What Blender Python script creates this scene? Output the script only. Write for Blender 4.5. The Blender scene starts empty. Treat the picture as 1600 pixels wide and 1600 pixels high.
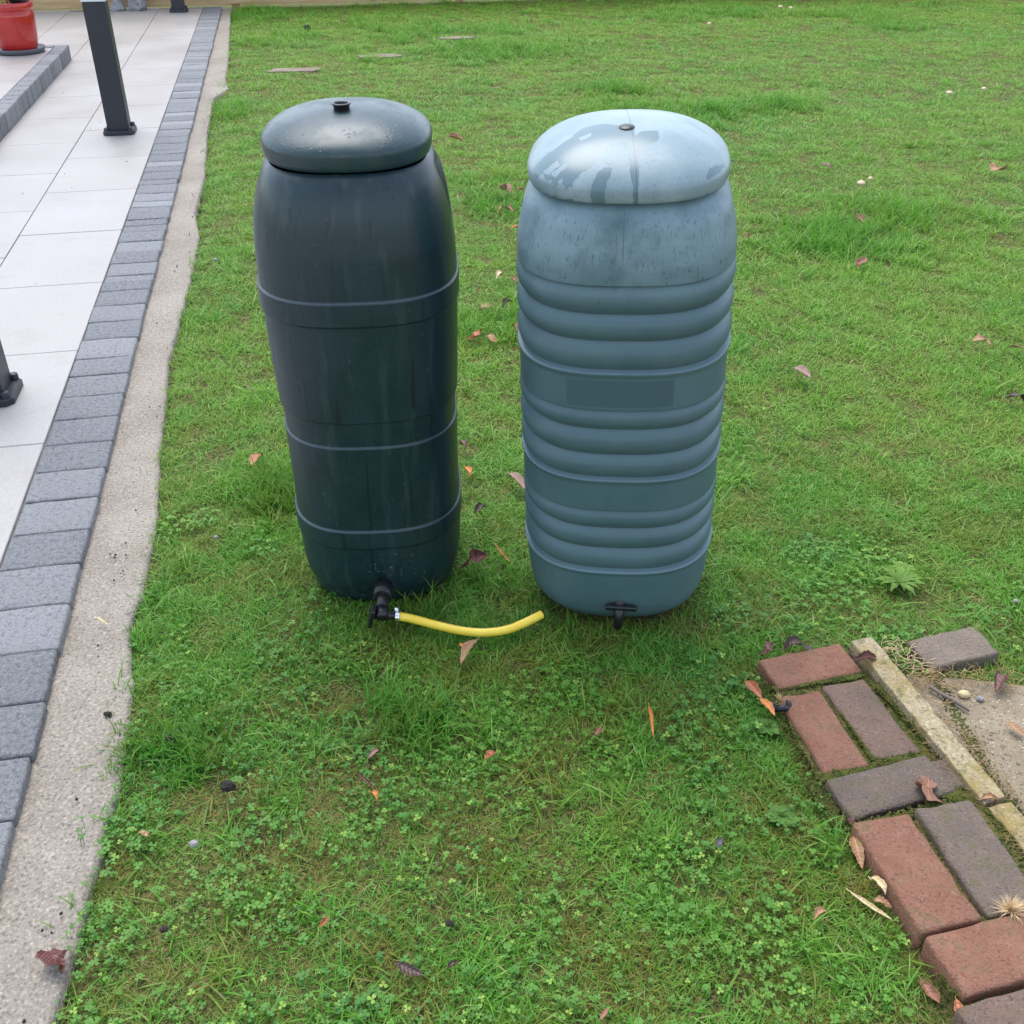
import bpy, bmesh, math, random
import numpy as np
from mathutils import Vector, Matrix, noise as mnoise
random.seed(7); rng = np.random.default_rng(7)
S = bpy.context.scene; C = S.collection
R = math.radians
# ---------------------------------------------------------------- camera
cam = bpy.data.cameras.new('camera'); co = bpy.data.objects.new('camera', cam); C.objects.link(co)
cam.sensor_fit = 'HORIZONTAL'; cam.sensor_width = 36; cam.lens = 36.45; cam.clip_end = 300; cam.clip_start = .05
co.location = (0, 0, 1.5); co.rotation_euler = (R(90-33.07), 0, 0); S.camera = co
# ---------------------------------------------------------------- sky and sun (bright overcast)
W = bpy.data.worlds.new('World'); S.world = W; W.use_nodes = True
wn, wl = W.node_tree.nodes, W.node_tree.links
sky = wn.new('ShaderNodeTexSky'); sky.sky_type = 'NISHITA'; sky.sun_disc = False
SUN_EL, SUN_AZ = 66, -22      # sun behind the clouds, ahead and slightly left of the viewer
sky.sun_elevation = R(SUN_EL); sky.sun_rotation = R(SUN_AZ); sky.air_density = 1.0; sky.dust_density = 1.0; sky.ozone_density = 1.0
hs = wn.new('ShaderNodeHueSaturation'); hs.inputs['Saturation'].default_value = .62
bg = wn['Background']; bg.inputs['Strength'].default_value = .15
wl.new(sky.outputs[0], hs.inputs['Color']); wl.new(hs.outputs[0], bg.inputs['Color'])
sl = bpy.data.lights.new('sun', 'SUN'); so = bpy.data.objects.new('sun', sl); C.objects.link(so)
sl.energy = 1.15; sl.angle = R(42); sl.color = (1, .99, .975)
az = R(SUN_AZ); el = R(SUN_EL)
sd = Vector((math.sin(az)*math.cos(el), math.cos(az)*math.cos(el), math.sin(el)))
so.rotation_euler = sd.to_track_quat('Z', 'Y').to_euler()
S.render.engine = 'CYCLES'
vs = S.view_settings; vs.view_transform = 'Standard'; vs.look = 'None'; vs.gamma = 1; vs.use_curve_mapping = False
vs.exposure = 1.45
# ---------------------------------------------------------------- helpers
def tag(o, label=None, cat=None, group=None, kind=None):
    if label: o['label'] = label
    if cat: o['category'] = cat
    if group: o['group'] = group
    if kind: o['kind'] = kind
    return o
def empty(name, loc=(0,0,0), rot=(0,0,0)):
    o = bpy.data.objects.new(name, None); C.objects.link(o); o.location = loc; o.rotation_euler = rot
    o.empty_display_size = .05; return o
def mesh_obj(name, verts, faces, mat=None, parent=None, smooth=True, link=True):
    me = bpy.data.meshes.new(name); me.from_pydata([tuple(v) for v in verts], [], faces); me.update()
    if smooth: me.polygons.foreach_set('use_smooth', [True]*len(me.polygons))
    if mat: me.materials.append(mat)
    o = bpy.data.objects.new(name, me)
    if link: C.objects.link(o)
    if parent: o.parent = parent
    return o
def bm_obj(name, bm, mat=None, parent=None, smooth=False):
    me = bpy.data.meshes.new(name); bm.to_mesh(me); bm.free()
    if smooth: me.polygons.foreach_set('use_smooth', [True]*len(me.polygons))
    if mat: me.materials.append(mat)
    o = bpy.data.objects.new(name, me); C.objects.link(o)
    if parent: o.parent = parent
    return o
def box_bm(sx, sy, sz, bev=.004, seg=2, z0=0, bm=None, at=(0,0,0), rot=None):
    b = bmesh.new(); bmesh.ops.create_cube(b, size=1)
    for v in b.verts: v.co = Vector((v.co.x*sx, v.co.y*sy, v.co.z*sz + sz/2 + z0))
    if bev: bmesh.ops.bevel(b, geom=b.edges[:], offset=bev, segments=seg, profile=.6, affect='EDGES')
    if rot is not None:
        bmesh.ops.transform(b, matrix=rot, verts=b.verts)
    bmesh.ops.translate(b, vec=at, verts=b.verts)
    if bm is None: return b
    me = bpy.data.meshes.new('t'); b.to_mesh(me); b.free(); bm.from_mesh(me); bpy.data.meshes.remove(me); return bm
def tube(pts, rad, n=12, caps=True):
    """tube along pts; rad a number or list; returns verts, faces"""
    P = [Vector(p) for p in pts]; m = len(P)
    rr = rad if isinstance(rad, (list, tuple)) else [rad]*m
    V=[]; F=[]; up = Vector((0,0,1)); prev=None
    for i,p in enumerate(P):
        d = (P[min(i+1,m-1)]-P[max(i-1,0)]).normalized()
        if prev is None:
            u = d.cross(up if abs(d.z)<.9 else Vector((1,0,0))).normalized()
        else:
            u = (prev - d*prev.dot(d)).normalized()
        prev = u; w = d.cross(u)
        for k in range(n):
            a = 2*math.pi*k/n; V.append(p + (u*math.cos(a)+w*math.sin(a))*rr[i])
    for i in range(m-1):
        for k in range(n):
            a=i*n+k; b=i*n+(k+1)%n; F.append((a,b,b+n,a+n))
    if caps: F.append(tuple(range(n))[::-1]); F.append(tuple(range((m-1)*n, m*n)))
    return V,F
def merge(parts):
    V=[];F=[]
    for v,f in parts:
        o=len(V); V+= [Vector(x) for x in v]; F += [tuple(i+o for i in q) for q in f]
    return V,F
def lathe(prof, n=32, close=False, at=(0,0,0)):
    V=[];F=[]
    for r,z in prof:
        for k in range(n):
            a=2*math.pi*k/n; V.append((at[0]+r*math.cos(a), at[1]+r*math.sin(a), at[2]+z))
    for i in range(len(prof)-1):
        for k in range(n):
            a=i*n+k;b=i*n+(k+1)%n; F.append((a,b,b+n,a+n))
    return V,F
def spline(pts, sub=6):
    P=[Vector(p) for p in pts]; out=[]
    for i in range(len(P)-1):
        p0=P[max(i-1,0)];p1=P[i];p2=P[i+1];p3=P[min(i+2,len(P)-1)]
        for k in range(sub):
            t=k/sub
            out.append(.5*((2*p1)+(p2-p0)*t+(2*p0-5*p1+4*p2-p3)*t*t+(3*p1-p0-3*p2+p3)*t**3))
    out.append(P[-1]); return out
# ---- node helpers
class M:
    def __init__(s, name):
        s.m = bpy.data.materials.new(name); s.m.use_nodes = True
        s.N = s.m.node_tree.nodes; s.L = s.m.node_tree.links
        s.b = s.N['Principled BSDF']; s.out = s.N['Material Output']
    def n(s, t, **k):
        x = s.N.new('ShaderNode'+t)
        for a,v in k.items(): setattr(x, a, v)
        return x
    def setv(s, sock, v):
        if isinstance(v, bpy.types.NodeSocket): s.L.new(v, sock)
        else: sock.default_value = v
    def coord(s, kind='Object'):
        if kind == 'World': return s.n('NewGeometry').outputs['Position']
        return s.n('TexCoord').outputs[kind]
    def map(s, vec, scale=(1,1,1), rot=(0,0,0), loc=(0,0,0)):
        x = s.n('Mapping'); s.L.new(vec, x.inputs[0]); x.inputs['Scale'].default_value = scale; x.inputs['Rotation'].default_value = rot; x.inputs['Location'].default_value = loc; return x.outputs[0]
    def noise(s, vec, scale, detail=4, rough=.55, dist=0, out='Fac'):
        x = s.n('TexNoise'); s.L.new(vec, x.inputs['Vector']); x.inputs['Scale'].default_value = scale; x.inputs['Detail'].default_value = detail; x.inputs['Roughness'].default_value = rough; x.inputs['Distortion'].default_value = dist; return x.outputs[out]
    def vor(s, vec, scale, feature='F1', out='Distance'):
        x = s.n('TexVoronoi', feature=feature); s.L.new(vec, x.inputs['Vector']); x.inputs['Scale'].default_value = scale; return x.outputs[out]
    def ramp(s, f, stops, interp='LINEAR'):
        x = s.n('ValToRGB'); s.setv(x.inputs[0], f); r = x.color_ramp; r.interpolation = interp
        while len(r.elements) < len(stops): r.elements.new(.5)
        for e,(p,c) in zip(r.elements, stops):
            e.position = p; e.color = (c,c,c,1) if isinstance(c,(int,float)) else (*c,1)
        return x.outputs[0]
    def mix(s, f, a, b, mode='MIX'):
        x = s.n('Mix', data_type='RGBA', blend_type=mode); s.setv(x.inputs[0], f)
        s.setv(x.inputs[6], a if isinstance(a, bpy.types.NodeSocket) else (*a,1)); s.setv(x.inputs[7], b if isinstance(b, bpy.types.NodeSocket) else (*b,1)); return x.outputs[2]
    def math(s, op, a, b=0.0, c=None):
        x = s.n('Math', operation=op); s.setv(x.inputs[0], a); s.setv(x.inputs[1], b)
        if c is not None: s.setv(x.inputs[2], c)
        return x.outputs[0]
    def mr(s, v, a, b, c=0., d=1.):
        x = s.n('MapRange'); s.setv(x.inputs[0], v)
        for i,q in enumerate((a,b,c,d)): s.setv(x.inputs[i+1], q)
        return x.outputs[0]
    def attr(s, name, typ='GEOMETRY', out='Color'):
        x = s.n('Attribute', attribute_type=typ, attribute_name=name); return x.outputs[out]
    def sep(s, v):
        x = s.n('SeparateXYZ'); s.L.new(v, x.inputs[0]); return x.outputs
    def bump(s, h, strength=.5, dist=.002, normal=None):
        x = s.n('Bump'); s.setv(x.inputs['Height'], h); x.inputs['Strength'].default_value = strength; x.inputs['Distance'].default_value = dist
        if normal is not None: s.L.new(normal, x.inputs['Normal'])
        s.L.new(x.outputs[0], s.b.inputs['Normal']); return x.outputs[0]
    def set(s, color=None, rough=None, spec=None, **k):
        if color is not None: s.setv(s.b.inputs['Base Color'], color if isinstance(color, bpy.types.NodeSocket) else (*color,1))
        if rough is not None: s.setv(s.b.inputs['Roughness'], rough)
        if spec is not None: s.setv(s.b.inputs['Specular IOR Level'], spec)
        for a,v in k.items(): s.setv(s.b.inputs[a], v)
        return s
# path frame: s along the patio edge (away from the viewer), t across it (towards the lawn)
PA = R(11.27); DP = Vector((-math.sin(PA), math.cos(PA), 0)); NP = Vector((math.cos(PA), math.sin(PA), 0))
def ST(s, t, z=0): return DP*s + NP*t + Vector((0,0,z))
ROTP = (0,0,PA)     # local y along s, local x along t
LEAVES=[
(-0.0747,1.7592,-0.1098,1.6874,0.018,'long','tan','long tan curled leaf lying against the middle of the yellow hose'),
(0.4949,1.6349,0.5121,1.5731,0.018,'long','rust','reddish brown pointed leaf standing left of the first brick'),
(0.5089,1.5769,0.5311,1.5269,0.018,'long','orange','bright orange leaf tip touching the black rubber scrap beside the bricks'),
(0.2785,1.5507,0.2802,1.4753,0.018,'thin','orange','narrow orange brown leaf upright in the grass left of the bricks'),
(0.7317,1.6819,0.7806,1.6901,0.03,'curl','darkred','small dark red curled leaf where first brick meets the concrete kerb'),
(0.7798,1.3539,0.7471,1.2777,0.034,'crumple','brown','crumpled brown leaf holding a water drop on the dark cross laid brick'),
(0.6031,1.2235,0.6023,1.1609,0.02,'long','tan','tan curled leaf tucked against the upper left side of the raised red brick'),
(0.6066,1.1335,0.6226,1.1005,0.025,'curl','straw','pale cupped leaf against the middle of the raised red brick'),
(0.6043,1.0931,0.6293,1.0844,0.02,'crumple','tan','crumpled tan leaf at the foot of the raised red brick'),
(0.5691,1.1108,0.6223,1.0568,0.018,'thin','straw','long straw coloured curled leaf stalk in grass beside the raised red brick'),
(0.6039,1.2674,0.6235,1.2386,0.012,'crumple','darkred','dark wet leaf scrap wedged by the corner of the dark brick'),
(0.6374,0.9563,0.6507,0.9141,0.012,'curl','brown','brown leaf standing in the gap left of the lowest bricks'),
(0.6708,0.9112,0.67,0.867,0.03,'long','rust','glossy rust leaf curled on edge at the bottom brick corner'),
(-0.3846,6.2549,-0.2737,6.2855,0.02,'crumple','tan','crumpled tan leaf on the lawn just behind the dark water butt'),
(-0.0616,5.2997,-0.0096,5.2205,0.014,'crumple','brown','brown leaf on the lawn left of the grey lid, farther of the close pair'),
(0.0224,5.2205,0.0643,5.2429,0.014,'curl','rust','rust leaf almost touching the grey butt shoulder'),
(-0.0637,4.8992,-0.0306,4.9396,0.012,'curl','tan','small tan leaf below the brown pair between the butts'),
(-0.0153,4.9497,0.006,4.8692,0.012,'curl','brown','tiny brown leaf right of the small tan one between the butts'),
(-0.0058,4.6554,0.0379,4.6646,0.016,'long','orange','flat orange leaf touching the left side of the grey butt shoulder'),
(-0.0643,4.008,-0.039,4.0591,0.014,'curl','straw','pale cream leaf on the lawn midway between the two butts'),
(-0.0363,3.7093,-0.0073,3.7609,0.014,'curl','dark','dark curled leaf between the butts near the second rib of the grey one'),
(-0.0046,3.5207,0.023,3.4857,0.016,'crumple','brown','small brown leaf close to the grey butt beside its third rib'),
(-0.1472,3.4117,-0.1147,3.4684,0.016,'crumple','rust','rust brown leaf with a raised tip near the dark butt'),
(-0.0843,3.4378,-0.0609,3.393,0.012,'crumple','tan','small tan scrap of leaf in the gap between butts'),
(0.0,3.9846,0.0258,4.0279,0.012,'crumple','brown','faint brown leaf beside the top rib of the grey butt'),
(-0.1143,3.7336,-0.0889,3.6763,0.012,'crumple','tan','pale pinkish leaf scrap in the grass between the butts'),
(-0.1539,2.6601,-0.1354,2.6183,0.014,'curl','darkred','dark leaf peeping out beside the dark butt at its middle groove'),
(-0.133,2.5057,-0.1205,2.4571,0.014,'curl','orange','vivid orange scrap of leaf beside the dark butt'),
(-0.0089,2.4642,0.0417,2.3902,0.018,'long','pink','striped pinkish brown leaf leaning towards the grey butt'),
(-0.0986,2.2665,-0.0763,2.313,0.018,'curl','dark','dark cupped leaf with green edge between the butts'),
(-0.1245,2.0445,-0.0534,2.0712,0.02,'crumple','darkred','large dark wet leaf at the foot of the dark butt'),
(-0.04,2.1235,-0.0047,2.066,0.016,'thin','orange','narrow rust stick like leaf in the gap between the butts'),
(-0.7264,2.5094,-0.7246,2.6073,0.016,'long','rust','upright rust leaf on the grass left of the dark butt'),
(-0.866,3.0186,-0.8415,3.0002,0.014,'curl','pink','small pinkish leaf scrap on the grass left of the dark butt'),
(0.9385,3.1599,0.9759,3.0674,0.02,'long','pink','pleated grey brown leaf on the lawn right of the grey butt'),
(1.6071,3.3565,1.67,3.3347,0.028,'crumple','tan','cupped tan leaf with grass growing through it at the right side'),
(1.7217,3.3311,1.7684,3.2989,0.02,'long','brown','brown twisted leaf at the right edge behind the cupped one'),
(1.5707,2.9543,1.6279,2.9453,0.012,'crumple','dark','dark leaf clump on the lawn at the right edge'),
(1.4347,4.1876,1.4908,4.2345,0.014,'crumple','brown','small brown leaf below the tall grass clump'),
(2.5317,5.5847,2.6503,5.6355,0.028,'crumple','tan','domed pale brown leaf standing up on the upper right lawn'),
(1.6786,5.7358,1.724,5.6968,0.012,'crumple','pink','faint pinkish brown leaf behind the mushroom pair'),
(1.0163,4.4887,1.0569,4.5236,0.012,'curl','tan','tan scrap of leaf just right of the grey butt shoulder'),
(1.6181,4.8266,1.6234,4.7397,0.016,'curl','brown','brown leaf poking out of the tall grass clump'),
(-0.2757,1.4142,-0.2581,1.4342,0.018,'curl','pink','grey brown hooked leaf in the grass before the dark butt'),
(-0.2897,1.3687,-0.2494,1.3311,0.018,'thin','darkred','dark red rolled leaf lying among the clover'),
(-0.264,1.3316,-0.2474,1.3102,0.014,'curl','orange','small orange leaf beside the dark red rolled one'),
(-0.3102,1.0513,-0.3027,1.0644,0.014,'curl','rust','reddish scrap of leaf amid the lower left clover'),
(-0.1835,0.9813,-0.1379,0.9637,0.014,'long','dark','dark brown flat leaf sunk in the clover near the bottom'),
(-0.1006,0.9759,-0.0849,0.9848,0.012,'curl','dark','dark leaf fragment right of the flat sunken leaf'),
(-0.0516,1.4095,-0.0323,1.4328,0.016,'crumple','rust','rust red leaf scrap in the grass below the hose'),
(0.1628,1.4738,0.1772,1.4984,0.016,'curl','brown','small brown oval leaf below the hose end'),
(0.3594,1.2046,0.3739,1.224,0.016,'curl','slate','slate grey leaf fragment in the thin brown grass'),
(0.4949,1.0606,0.5232,1.0727,0.016,'curl','tan','pale brown rounded leaf in the grass left of the raised red brick'),
(0.1325,0.8892,0.1473,0.9075,0.016,'long','brown','brown leaf at the bottom centre of the lawn'),
(-0.6502,1.2299,-0.6596,1.2384,0.014,'crumple','tan','small tan leaf in the grass near the concrete strip'),
(1.0002,1.5938,1.0427,1.6406,0.02,'curl','darkred','purplish curled leaf at the back of the pebbled concrete'),
(0.9854,1.5071,1.0087,1.4649,0.025,'long','tan','pleated tan leaf at the right edge of the pebbled concrete'),
(0.8532,1.3021,0.887,1.2931,0.03,'curl','tan','tan leaf lying across the break in the concrete kerb'),
(0.5423,1.7192,0.5802,1.7533,0.012,'crumple','darkred','dark leaf left of the back edge of the first brick'),
(0.5897,1.7338,0.6507,1.7553,0.014,'crumple','dark','dark wet leaf along the back edge of the first brick'),
(-0.113,1.76,-0.104,1.7471,0.01,'curl','orange','tiny orange bit of leaf under the yellow hose'),
(-0.9537,1.8597,-0.9168,1.8366,0.0,'thin','straw','thin straw stem lying on the concrete strip'),
(-0.7458,1.012,-0.707,0.9618,0.0,'crumple','darkred','dark leaf crumbs on the corner of the concrete strip'),
]
HOSE=[(-0.271, 1.8293, 0.03), (-0.2524, 1.8295, 0.028), (-0.2236, 1.8266, 0.023), (-0.1724, 1.8123, 0.018), (-0.1144, 1.797, 0.014), (-0.0642, 1.7915, 0.013), (-0.0143, 1.8004, 0.013), (0.0289, 1.824, 0.014), (0.067, 1.8502, 0.017)]
TAPL=[(-0.2944, 1.8627, 0.055), (-0.2906, 1.8169, 0.04), (-0.3209, 1.8277, 0.035), (-0.2704, 1.8256, 0.033)]
TAPR=[(0.2403, 1.861, 0.06), (0.2412, 1.8347, 0.055), (0.2073, 1.8388, 0.05), (0.2817, 1.8341, 0.05), (0.2367, 1.8139, 0.0)]
CLODS=[(-1.9094, 10.5584, 0.0), (-0.531, 1.3457, 0.0), (-0.8295, 1.5565, 0.0), (-0.673, 1.4688, 0.0), (-0.566, 1.0422, 0.0), (-0.1018, 1.0528, 0.0)]
PEBBLES=[(-0.5608, 1.2134, 0.0), (-0.7502, 2.1691, 0.0), (-1.2463, 4.227, 0.0), (0.9367, 1.5938, 0.02), (0.9647, 1.5805, 0.02), (1.171, 1.907, 0.0)]
MUSH=[(1.7607, 5.2883, 0.03), (1.8425, 5.4, 0.025), (2.9954, 7.5211, 0.03), (3.2814, 7.6502, 0.03), (1.8504, 10.657, 0.03), (2.7529, 11.7444, 0.03), (2.8368, 11.65, 0.03)]
SLABS=[(-1.6816, 8.5564, 0.0), (-1.0919, 9.1715, 0.0), (-0.4934, 10.1147, 0.0)]
TALL=[(-0.1085, 9.5098, 0.0), (1.5013, 4.6047, 0.0), (0.7344, 7.8964, 0.0), (1.79, 7.3619, 0.0), (-0.6173, 2.4326, 0.0), (-0.2083, 1.5399, 0.0), (-0.6498, 1.4862, 0.0), (1.8359, 4.9387, 0.0), (1.3057, 7.1657, 0.0)]
ROSETTES=[(0.9296, 1.9936, 0.0), (0.5151, 1.5128, 0.0), (0.4937, 1.285, 0.0), (-0.3032, 1.8139, 0.0), (-0.5703, 1.0648, 0.0), (0.5285, 0.951, 0.0), (0.4794, 0.995, 0.0), (0.459, 1.5584, 0.0), (0.9536, 2.0455, 0.0)]
CRYST=[(0.7855, 1.0441, 0.075), (0.5481, 1.5557, 0.015), (0.5316, 1.5707, 0.015), (0.8861, 1.5896, 0.015), (0.936, 1.5391, 0.015)]
CONC=[(0.8166, 1.6795, 0.005), (0.8733, 1.7063, 0.005), (0.9368, 1.6898, 0.005), (1.0169, 1.6653, 0.005), (1.1353, 1.6393, 0.005), (1.1014, 1.2444, 0.005), (0.9637, 1.2444, 0.005), (0.9334, 1.3105, 0.005), (0.9078, 1.4639, 0.005), (0.8721, 1.6003, 0.005)]
FLOW=[(-1.3691, 12.2704, 0.02), (0.859, 12.3219, 0.02), (0.4838, 12.3845, 0.0)]
SCUFF=[(-0.2881, 1.8726, 0.1)]
MAINROSE=(0.9336, 2.0064, 0.0)
def sst(x,a,b):
    t=min(1,max(0,(x-a)/(b-a))); return t*t*(3-2*t)
def superring(a,b,n_,N,th):
    c,s_=math.cos(th),math.sin(th); return a*math.copysign(abs(c)**(2/n_),c), b*math.copysign(abs(s_)**(2/n_),s_)
# ================================================================ materials
def rnd(m): return m.n('ObjectInfo').outputs['Random']
def mat_slab():
    m=M('porcelain_slab'); w=m.coord('World')
    sp=m.noise(w,230,3,.75); big=m.noise(w,1.3,4,.6)
    base=m.mix(m.mr(big,.35,.68),(.325,.300,.272),(.375,.358,.338))
    c=m.mix(m.mr(sp,.46,.36,0,.8),base,(.15,.145,.145))
    c=m.mix(m.math('MULTIPLY',rnd(m),.35),c,(.33,.30,.27))
    st=m.noise(w,5,5,.7); c=m.mix(m.mr(m.noise(w,120,3,.7),.60,.72,0,.5),c,(.44,.42,.40)); c=m.mix(m.mr(st,.55,.75,0,.45),c,(.27,.23,.18))
    m.set(c,m.mr(big,.3,.7,.35,.55),.4); m.bump(m.noise(w,260,3,.6),.35,.0012); return m.m
def mat_sett():
    m=M('grey_sett'); w=m.coord('World'); r=rnd(m)
    base=m.ramp(r,[(0,(.140,.139,.145)),(.35,(.170,.169,.175)),(.7,(.200,.199,.204)),(.88,(.245,.244,.247)),(1,(.285,.284,.286))])
    n1=m.noise(w,80,6,.78); n2=m.noise(w,260,3,.7); n3=m.noise(w,9,3,.6)
    c=m.mix(m.mr(n1,.38,.66,0,.6),base,(.27,.275,.285)); c=m.mix(m.mr(n1,.50,.32,0,.75),c,(.06,.062,.070))
    c=m.mix(m.mr(n2,.58,.70,0,.8),c,(.44,.445,.45)); c=m.mix(m.mr(n2,.43,.31,0,.7),c,(.05,.052,.058))
    c=m.mix(m.mr(n3,.55,.75,0,.25),c,(.22,.215,.20))
    m.set(c,.72,.35); h=m.math('ADD',m.math('MULTIPLY',n1,1.4),m.math('MULTIPLY',n2,.5)); m.bump(h,.9,.006); return m.m
def mat_concrete(name='concrete_strip', a=(.24,.205,.165), b=(.33,.29,.24), moss=None):
    m=M(name); w=m.coord('World')
    n1=m.noise(w,3.2,5,.6); n2=m.noise(w,150,4,.65); n3=m.noise(w,38,4,.6)
    c=m.mix(m.mr(n1,.35,.68),a,b); c=m.mix(m.mr(n2,.54,.68,0,.8),c,tuple(min(.75,x*1.45) for x in b)); c=m.mix(m.mr(n2,.46,.33,0,.85),c,tuple(x*.42 for x in a))
    c=m.mix(m.mr(n3,.55,.75,0,.35),c,tuple(x*.65 for x in a))
    if moss: c=m.mix(m.mr(m.noise(w,13,6,.75),.45,.60,0,.85),c,moss); c=m.mix(m.mr(m.noise(w,31,5,.75),.54,.64,0,.8),c,(.10,.105,.045)); c=m.mix(m.mr(m.vor(w,110),.25,.12,0,.6),c,(.50,.44,.33))
    m.set(c,.85,.25); m.bump(m.math('ADD',n2,m.math('MULTIPLY',n3,.8)),.8,.005); return m.m
def mat_brick(name, cols):
    m=M(name); w=m.coord('World'); o=m.coord('Object')
    n1=m.noise(w,17,6,.7); n2=m.noise(w,190,4,.7); n3=m.noise(w,60,3,.6)
    c=m.mix(m.mr(n1,.36,.66),cols[0],cols[1]); c=m.mix(m.mr(n3,.58,.72,0,.5),c,cols[2])
    vo=m.vor(w,120); sp=m.vor(w,130)
    c=m.mix(m.math('MULTIPLY',m.mr(vo,.24,.12,0,.55),m.mr(m.noise(w,21,2,.5),.4,.65)),c,(.38,.31,.25)); c=m.mix(m.mr(n2,.46,.32,0,.8),c,tuple(x*.35 for x in cols[0]))
    z=m.sep(o)[2]
    g=m.math('MULTIPLY',m.mr(m.noise(w,34,5,.7),.52,.64),1.0)
    c=m.mix(m.math('MULTIPLY',g,.55),c,(.12,.11,.045))
    m.set(c,.82,.3); m.bump(m.math('ADD',n2,m.math('MULTIPLY',n3,.7)),1,.007); return m.m
def mat_soil():
    m=M('lawn_soil'); w=m.coord('World')
    n=m.noise(w,30,6,.7); n2=m.noise(w,160,4,.7); big=m.noise(w,1.6,3,.6)
    c=m.mix(m.mr(n,.40,.60),(.05,.085,.014),(.15,.135,.035)); c=m.mix(m.mr(n2,.5,.62,0,.8),c,(.26,.19,.075)); c=m.mix(m.mr(n2,.48,.36,0,.9),c,(.018,.022,.007))
    m.set(c,.9,.2); m.bump(m.math('ADD',n,n2),1,.012); return m.m
def grass_mat(name, cols, straw, rough=.40, spec=.40, trans=.42, dry=True):
    m=M(name); w=m.coord('World'); a=m.sep(m.attr('bl',out='Vector'))
    r,h,sf=a[0],a[1],a[2]
    g=m.ramp(r,[(0,cols[0]),(.35,cols[1]),(.7,cols[2]),(1,cols[3])])
    big=m.noise(w,1.1,3,.6); mid=m.noise(w,5.5,4,.6)
    g=m.mix(m.mr(big,.38,.62,0,.42),g,(.29,.45,.045))
    if dry:
        ww=m.sep(w); near=m.mr(ww[1],3.2,1.2,0,1)
        dr=m.math('MULTIPLY',m.mr(mid,.44,.60),m.math('ADD',.20,m.math('MULTIPLY',near,.80)))
        g=m.mix(m.math('MULTIPLY',dr,m.mr(r,.1,.6)),g,(.33,.21,.045))
    g=m.mix(m.mr(sf,.5,.51),g,straw)
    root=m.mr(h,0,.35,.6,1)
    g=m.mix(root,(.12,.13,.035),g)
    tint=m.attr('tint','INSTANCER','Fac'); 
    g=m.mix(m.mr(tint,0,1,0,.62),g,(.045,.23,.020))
    m.set(g,rough,spec)
    tr=m.n('BsdfTranslucent'); m.L.new(g,tr.inputs[0]); mx=m.n('MixShader'); mx.inputs[0].default_value=trans
    m.L.new(m.b.outputs[0],mx.inputs[1]); m.L.new(tr.outputs[0],mx.inputs[2]); m.L.new(mx.outputs[0],m.out.inputs[0]); return m.m
GCOL=[(.035,.165,.012),(.100,.335,.018),(.175,.44,.036),(.40,.58,.14)]
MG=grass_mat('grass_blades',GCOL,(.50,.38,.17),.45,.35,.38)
MC=grass_mat('clover_leaves',[(.022,.110,.022),(.048,.175,.030),(.090,.25,.038),(.32,.46,.08)],(.36,.36,.08),.5,.28,.3,False)
def plain(name,c,r=.5,s=.5,bump=None,**k):
    m=M(name); m.set(c,r,s,**k)
    if bump:
        m.bump(m.noise(m.coord('World'),bump,3,.6),.4,.001)
    return m.m
MS,MT,MCON,MSOIL=mat_slab(),mat_sett(),mat_concrete(),mat_soil()
MRED=mat_brick('red_brick',[(.255,.115,.072),(.33,.16,.105),(.36,.22,.155)])
MPURP=mat_brick('dark_brick',[(.160,.122,.097),(.215,.160,.122),(.27,.21,.165)])
MMIX=mat_brick('mottled_brick',[(.165,.115,.090),(.255,.155,.115),(.28,.22,.17)])
MGREY=mat_brick('grey_brick',[(.20,.155,.12),(.27,.21,.165),(.31,.25,.20)])
MKERB=mat_concrete('kerb_concrete',(.27,.215,.125),(.39,.32,.20),(.26,.195,.065))
MBED=mat_concrete('joint_mortar',(.14,.13,.12),(.20,.19,.175))
# ================================================================ ground
def grid(name,x0,x1,y0,y1,nx,ny,zf,mat,parent=None):
    V=[];F=[]
    for j in range(ny+1):
        for i in range(nx+1):
            x=x0+(x1-x0)*i/nx; y=y0+(y1-y0)*j/ny; V.append((x,y,zf(x,y)))
    for j in range(ny):
        for i in range(nx):
            a=j*(nx+1)+i; F.append((a,a+1,a+nx+2,a+nx+1))
    return mesh_obj(name,V,F,mat,parent)
def segd(x,y,ax,ay,bx,by):
    t=max(0,min(1,((x-ax)*(bx-ax)+(y-ay)*(by-ay))/((bx-ax)**2+(by-ay)**2))); return math.hypot(x-ax-t*(bx-ax),y-ay-t*(by-ay))
def gz(x,y): return -.024+(.020*math.exp(-(segd(x,y,.60,1.24,.69,.80)/.07)**2) if x>0 else 0)+.005*mnoise.noise(Vector((x*2.2,y*2.2,0)))+.010*mnoise.noise(Vector((x*.8,y*.8,4)))
def in_st(x,y): return (x*DP.x+y*DP.y, x*NP.x+y*NP.y)
def zs(x,y):
    s,t=in_st(x,y)
    z=gz(x,y)
    if t<-.54: z=-.075
    elif t<-.48: z=-.075+(z+.075)*(t+.54)/.06
    return z
# fine sheet near, big sheet to the horizon slightly lower and butted beneath
o=grid('lawn_ground',-7,9,-3,15,200,225,zs,MSOIL); tag(o,kind='structure')
o=grid('far_ground',-90,90,-60,120,2,2,lambda x,y:-.10,MSOIL); tag(o,kind='structure')
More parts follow.
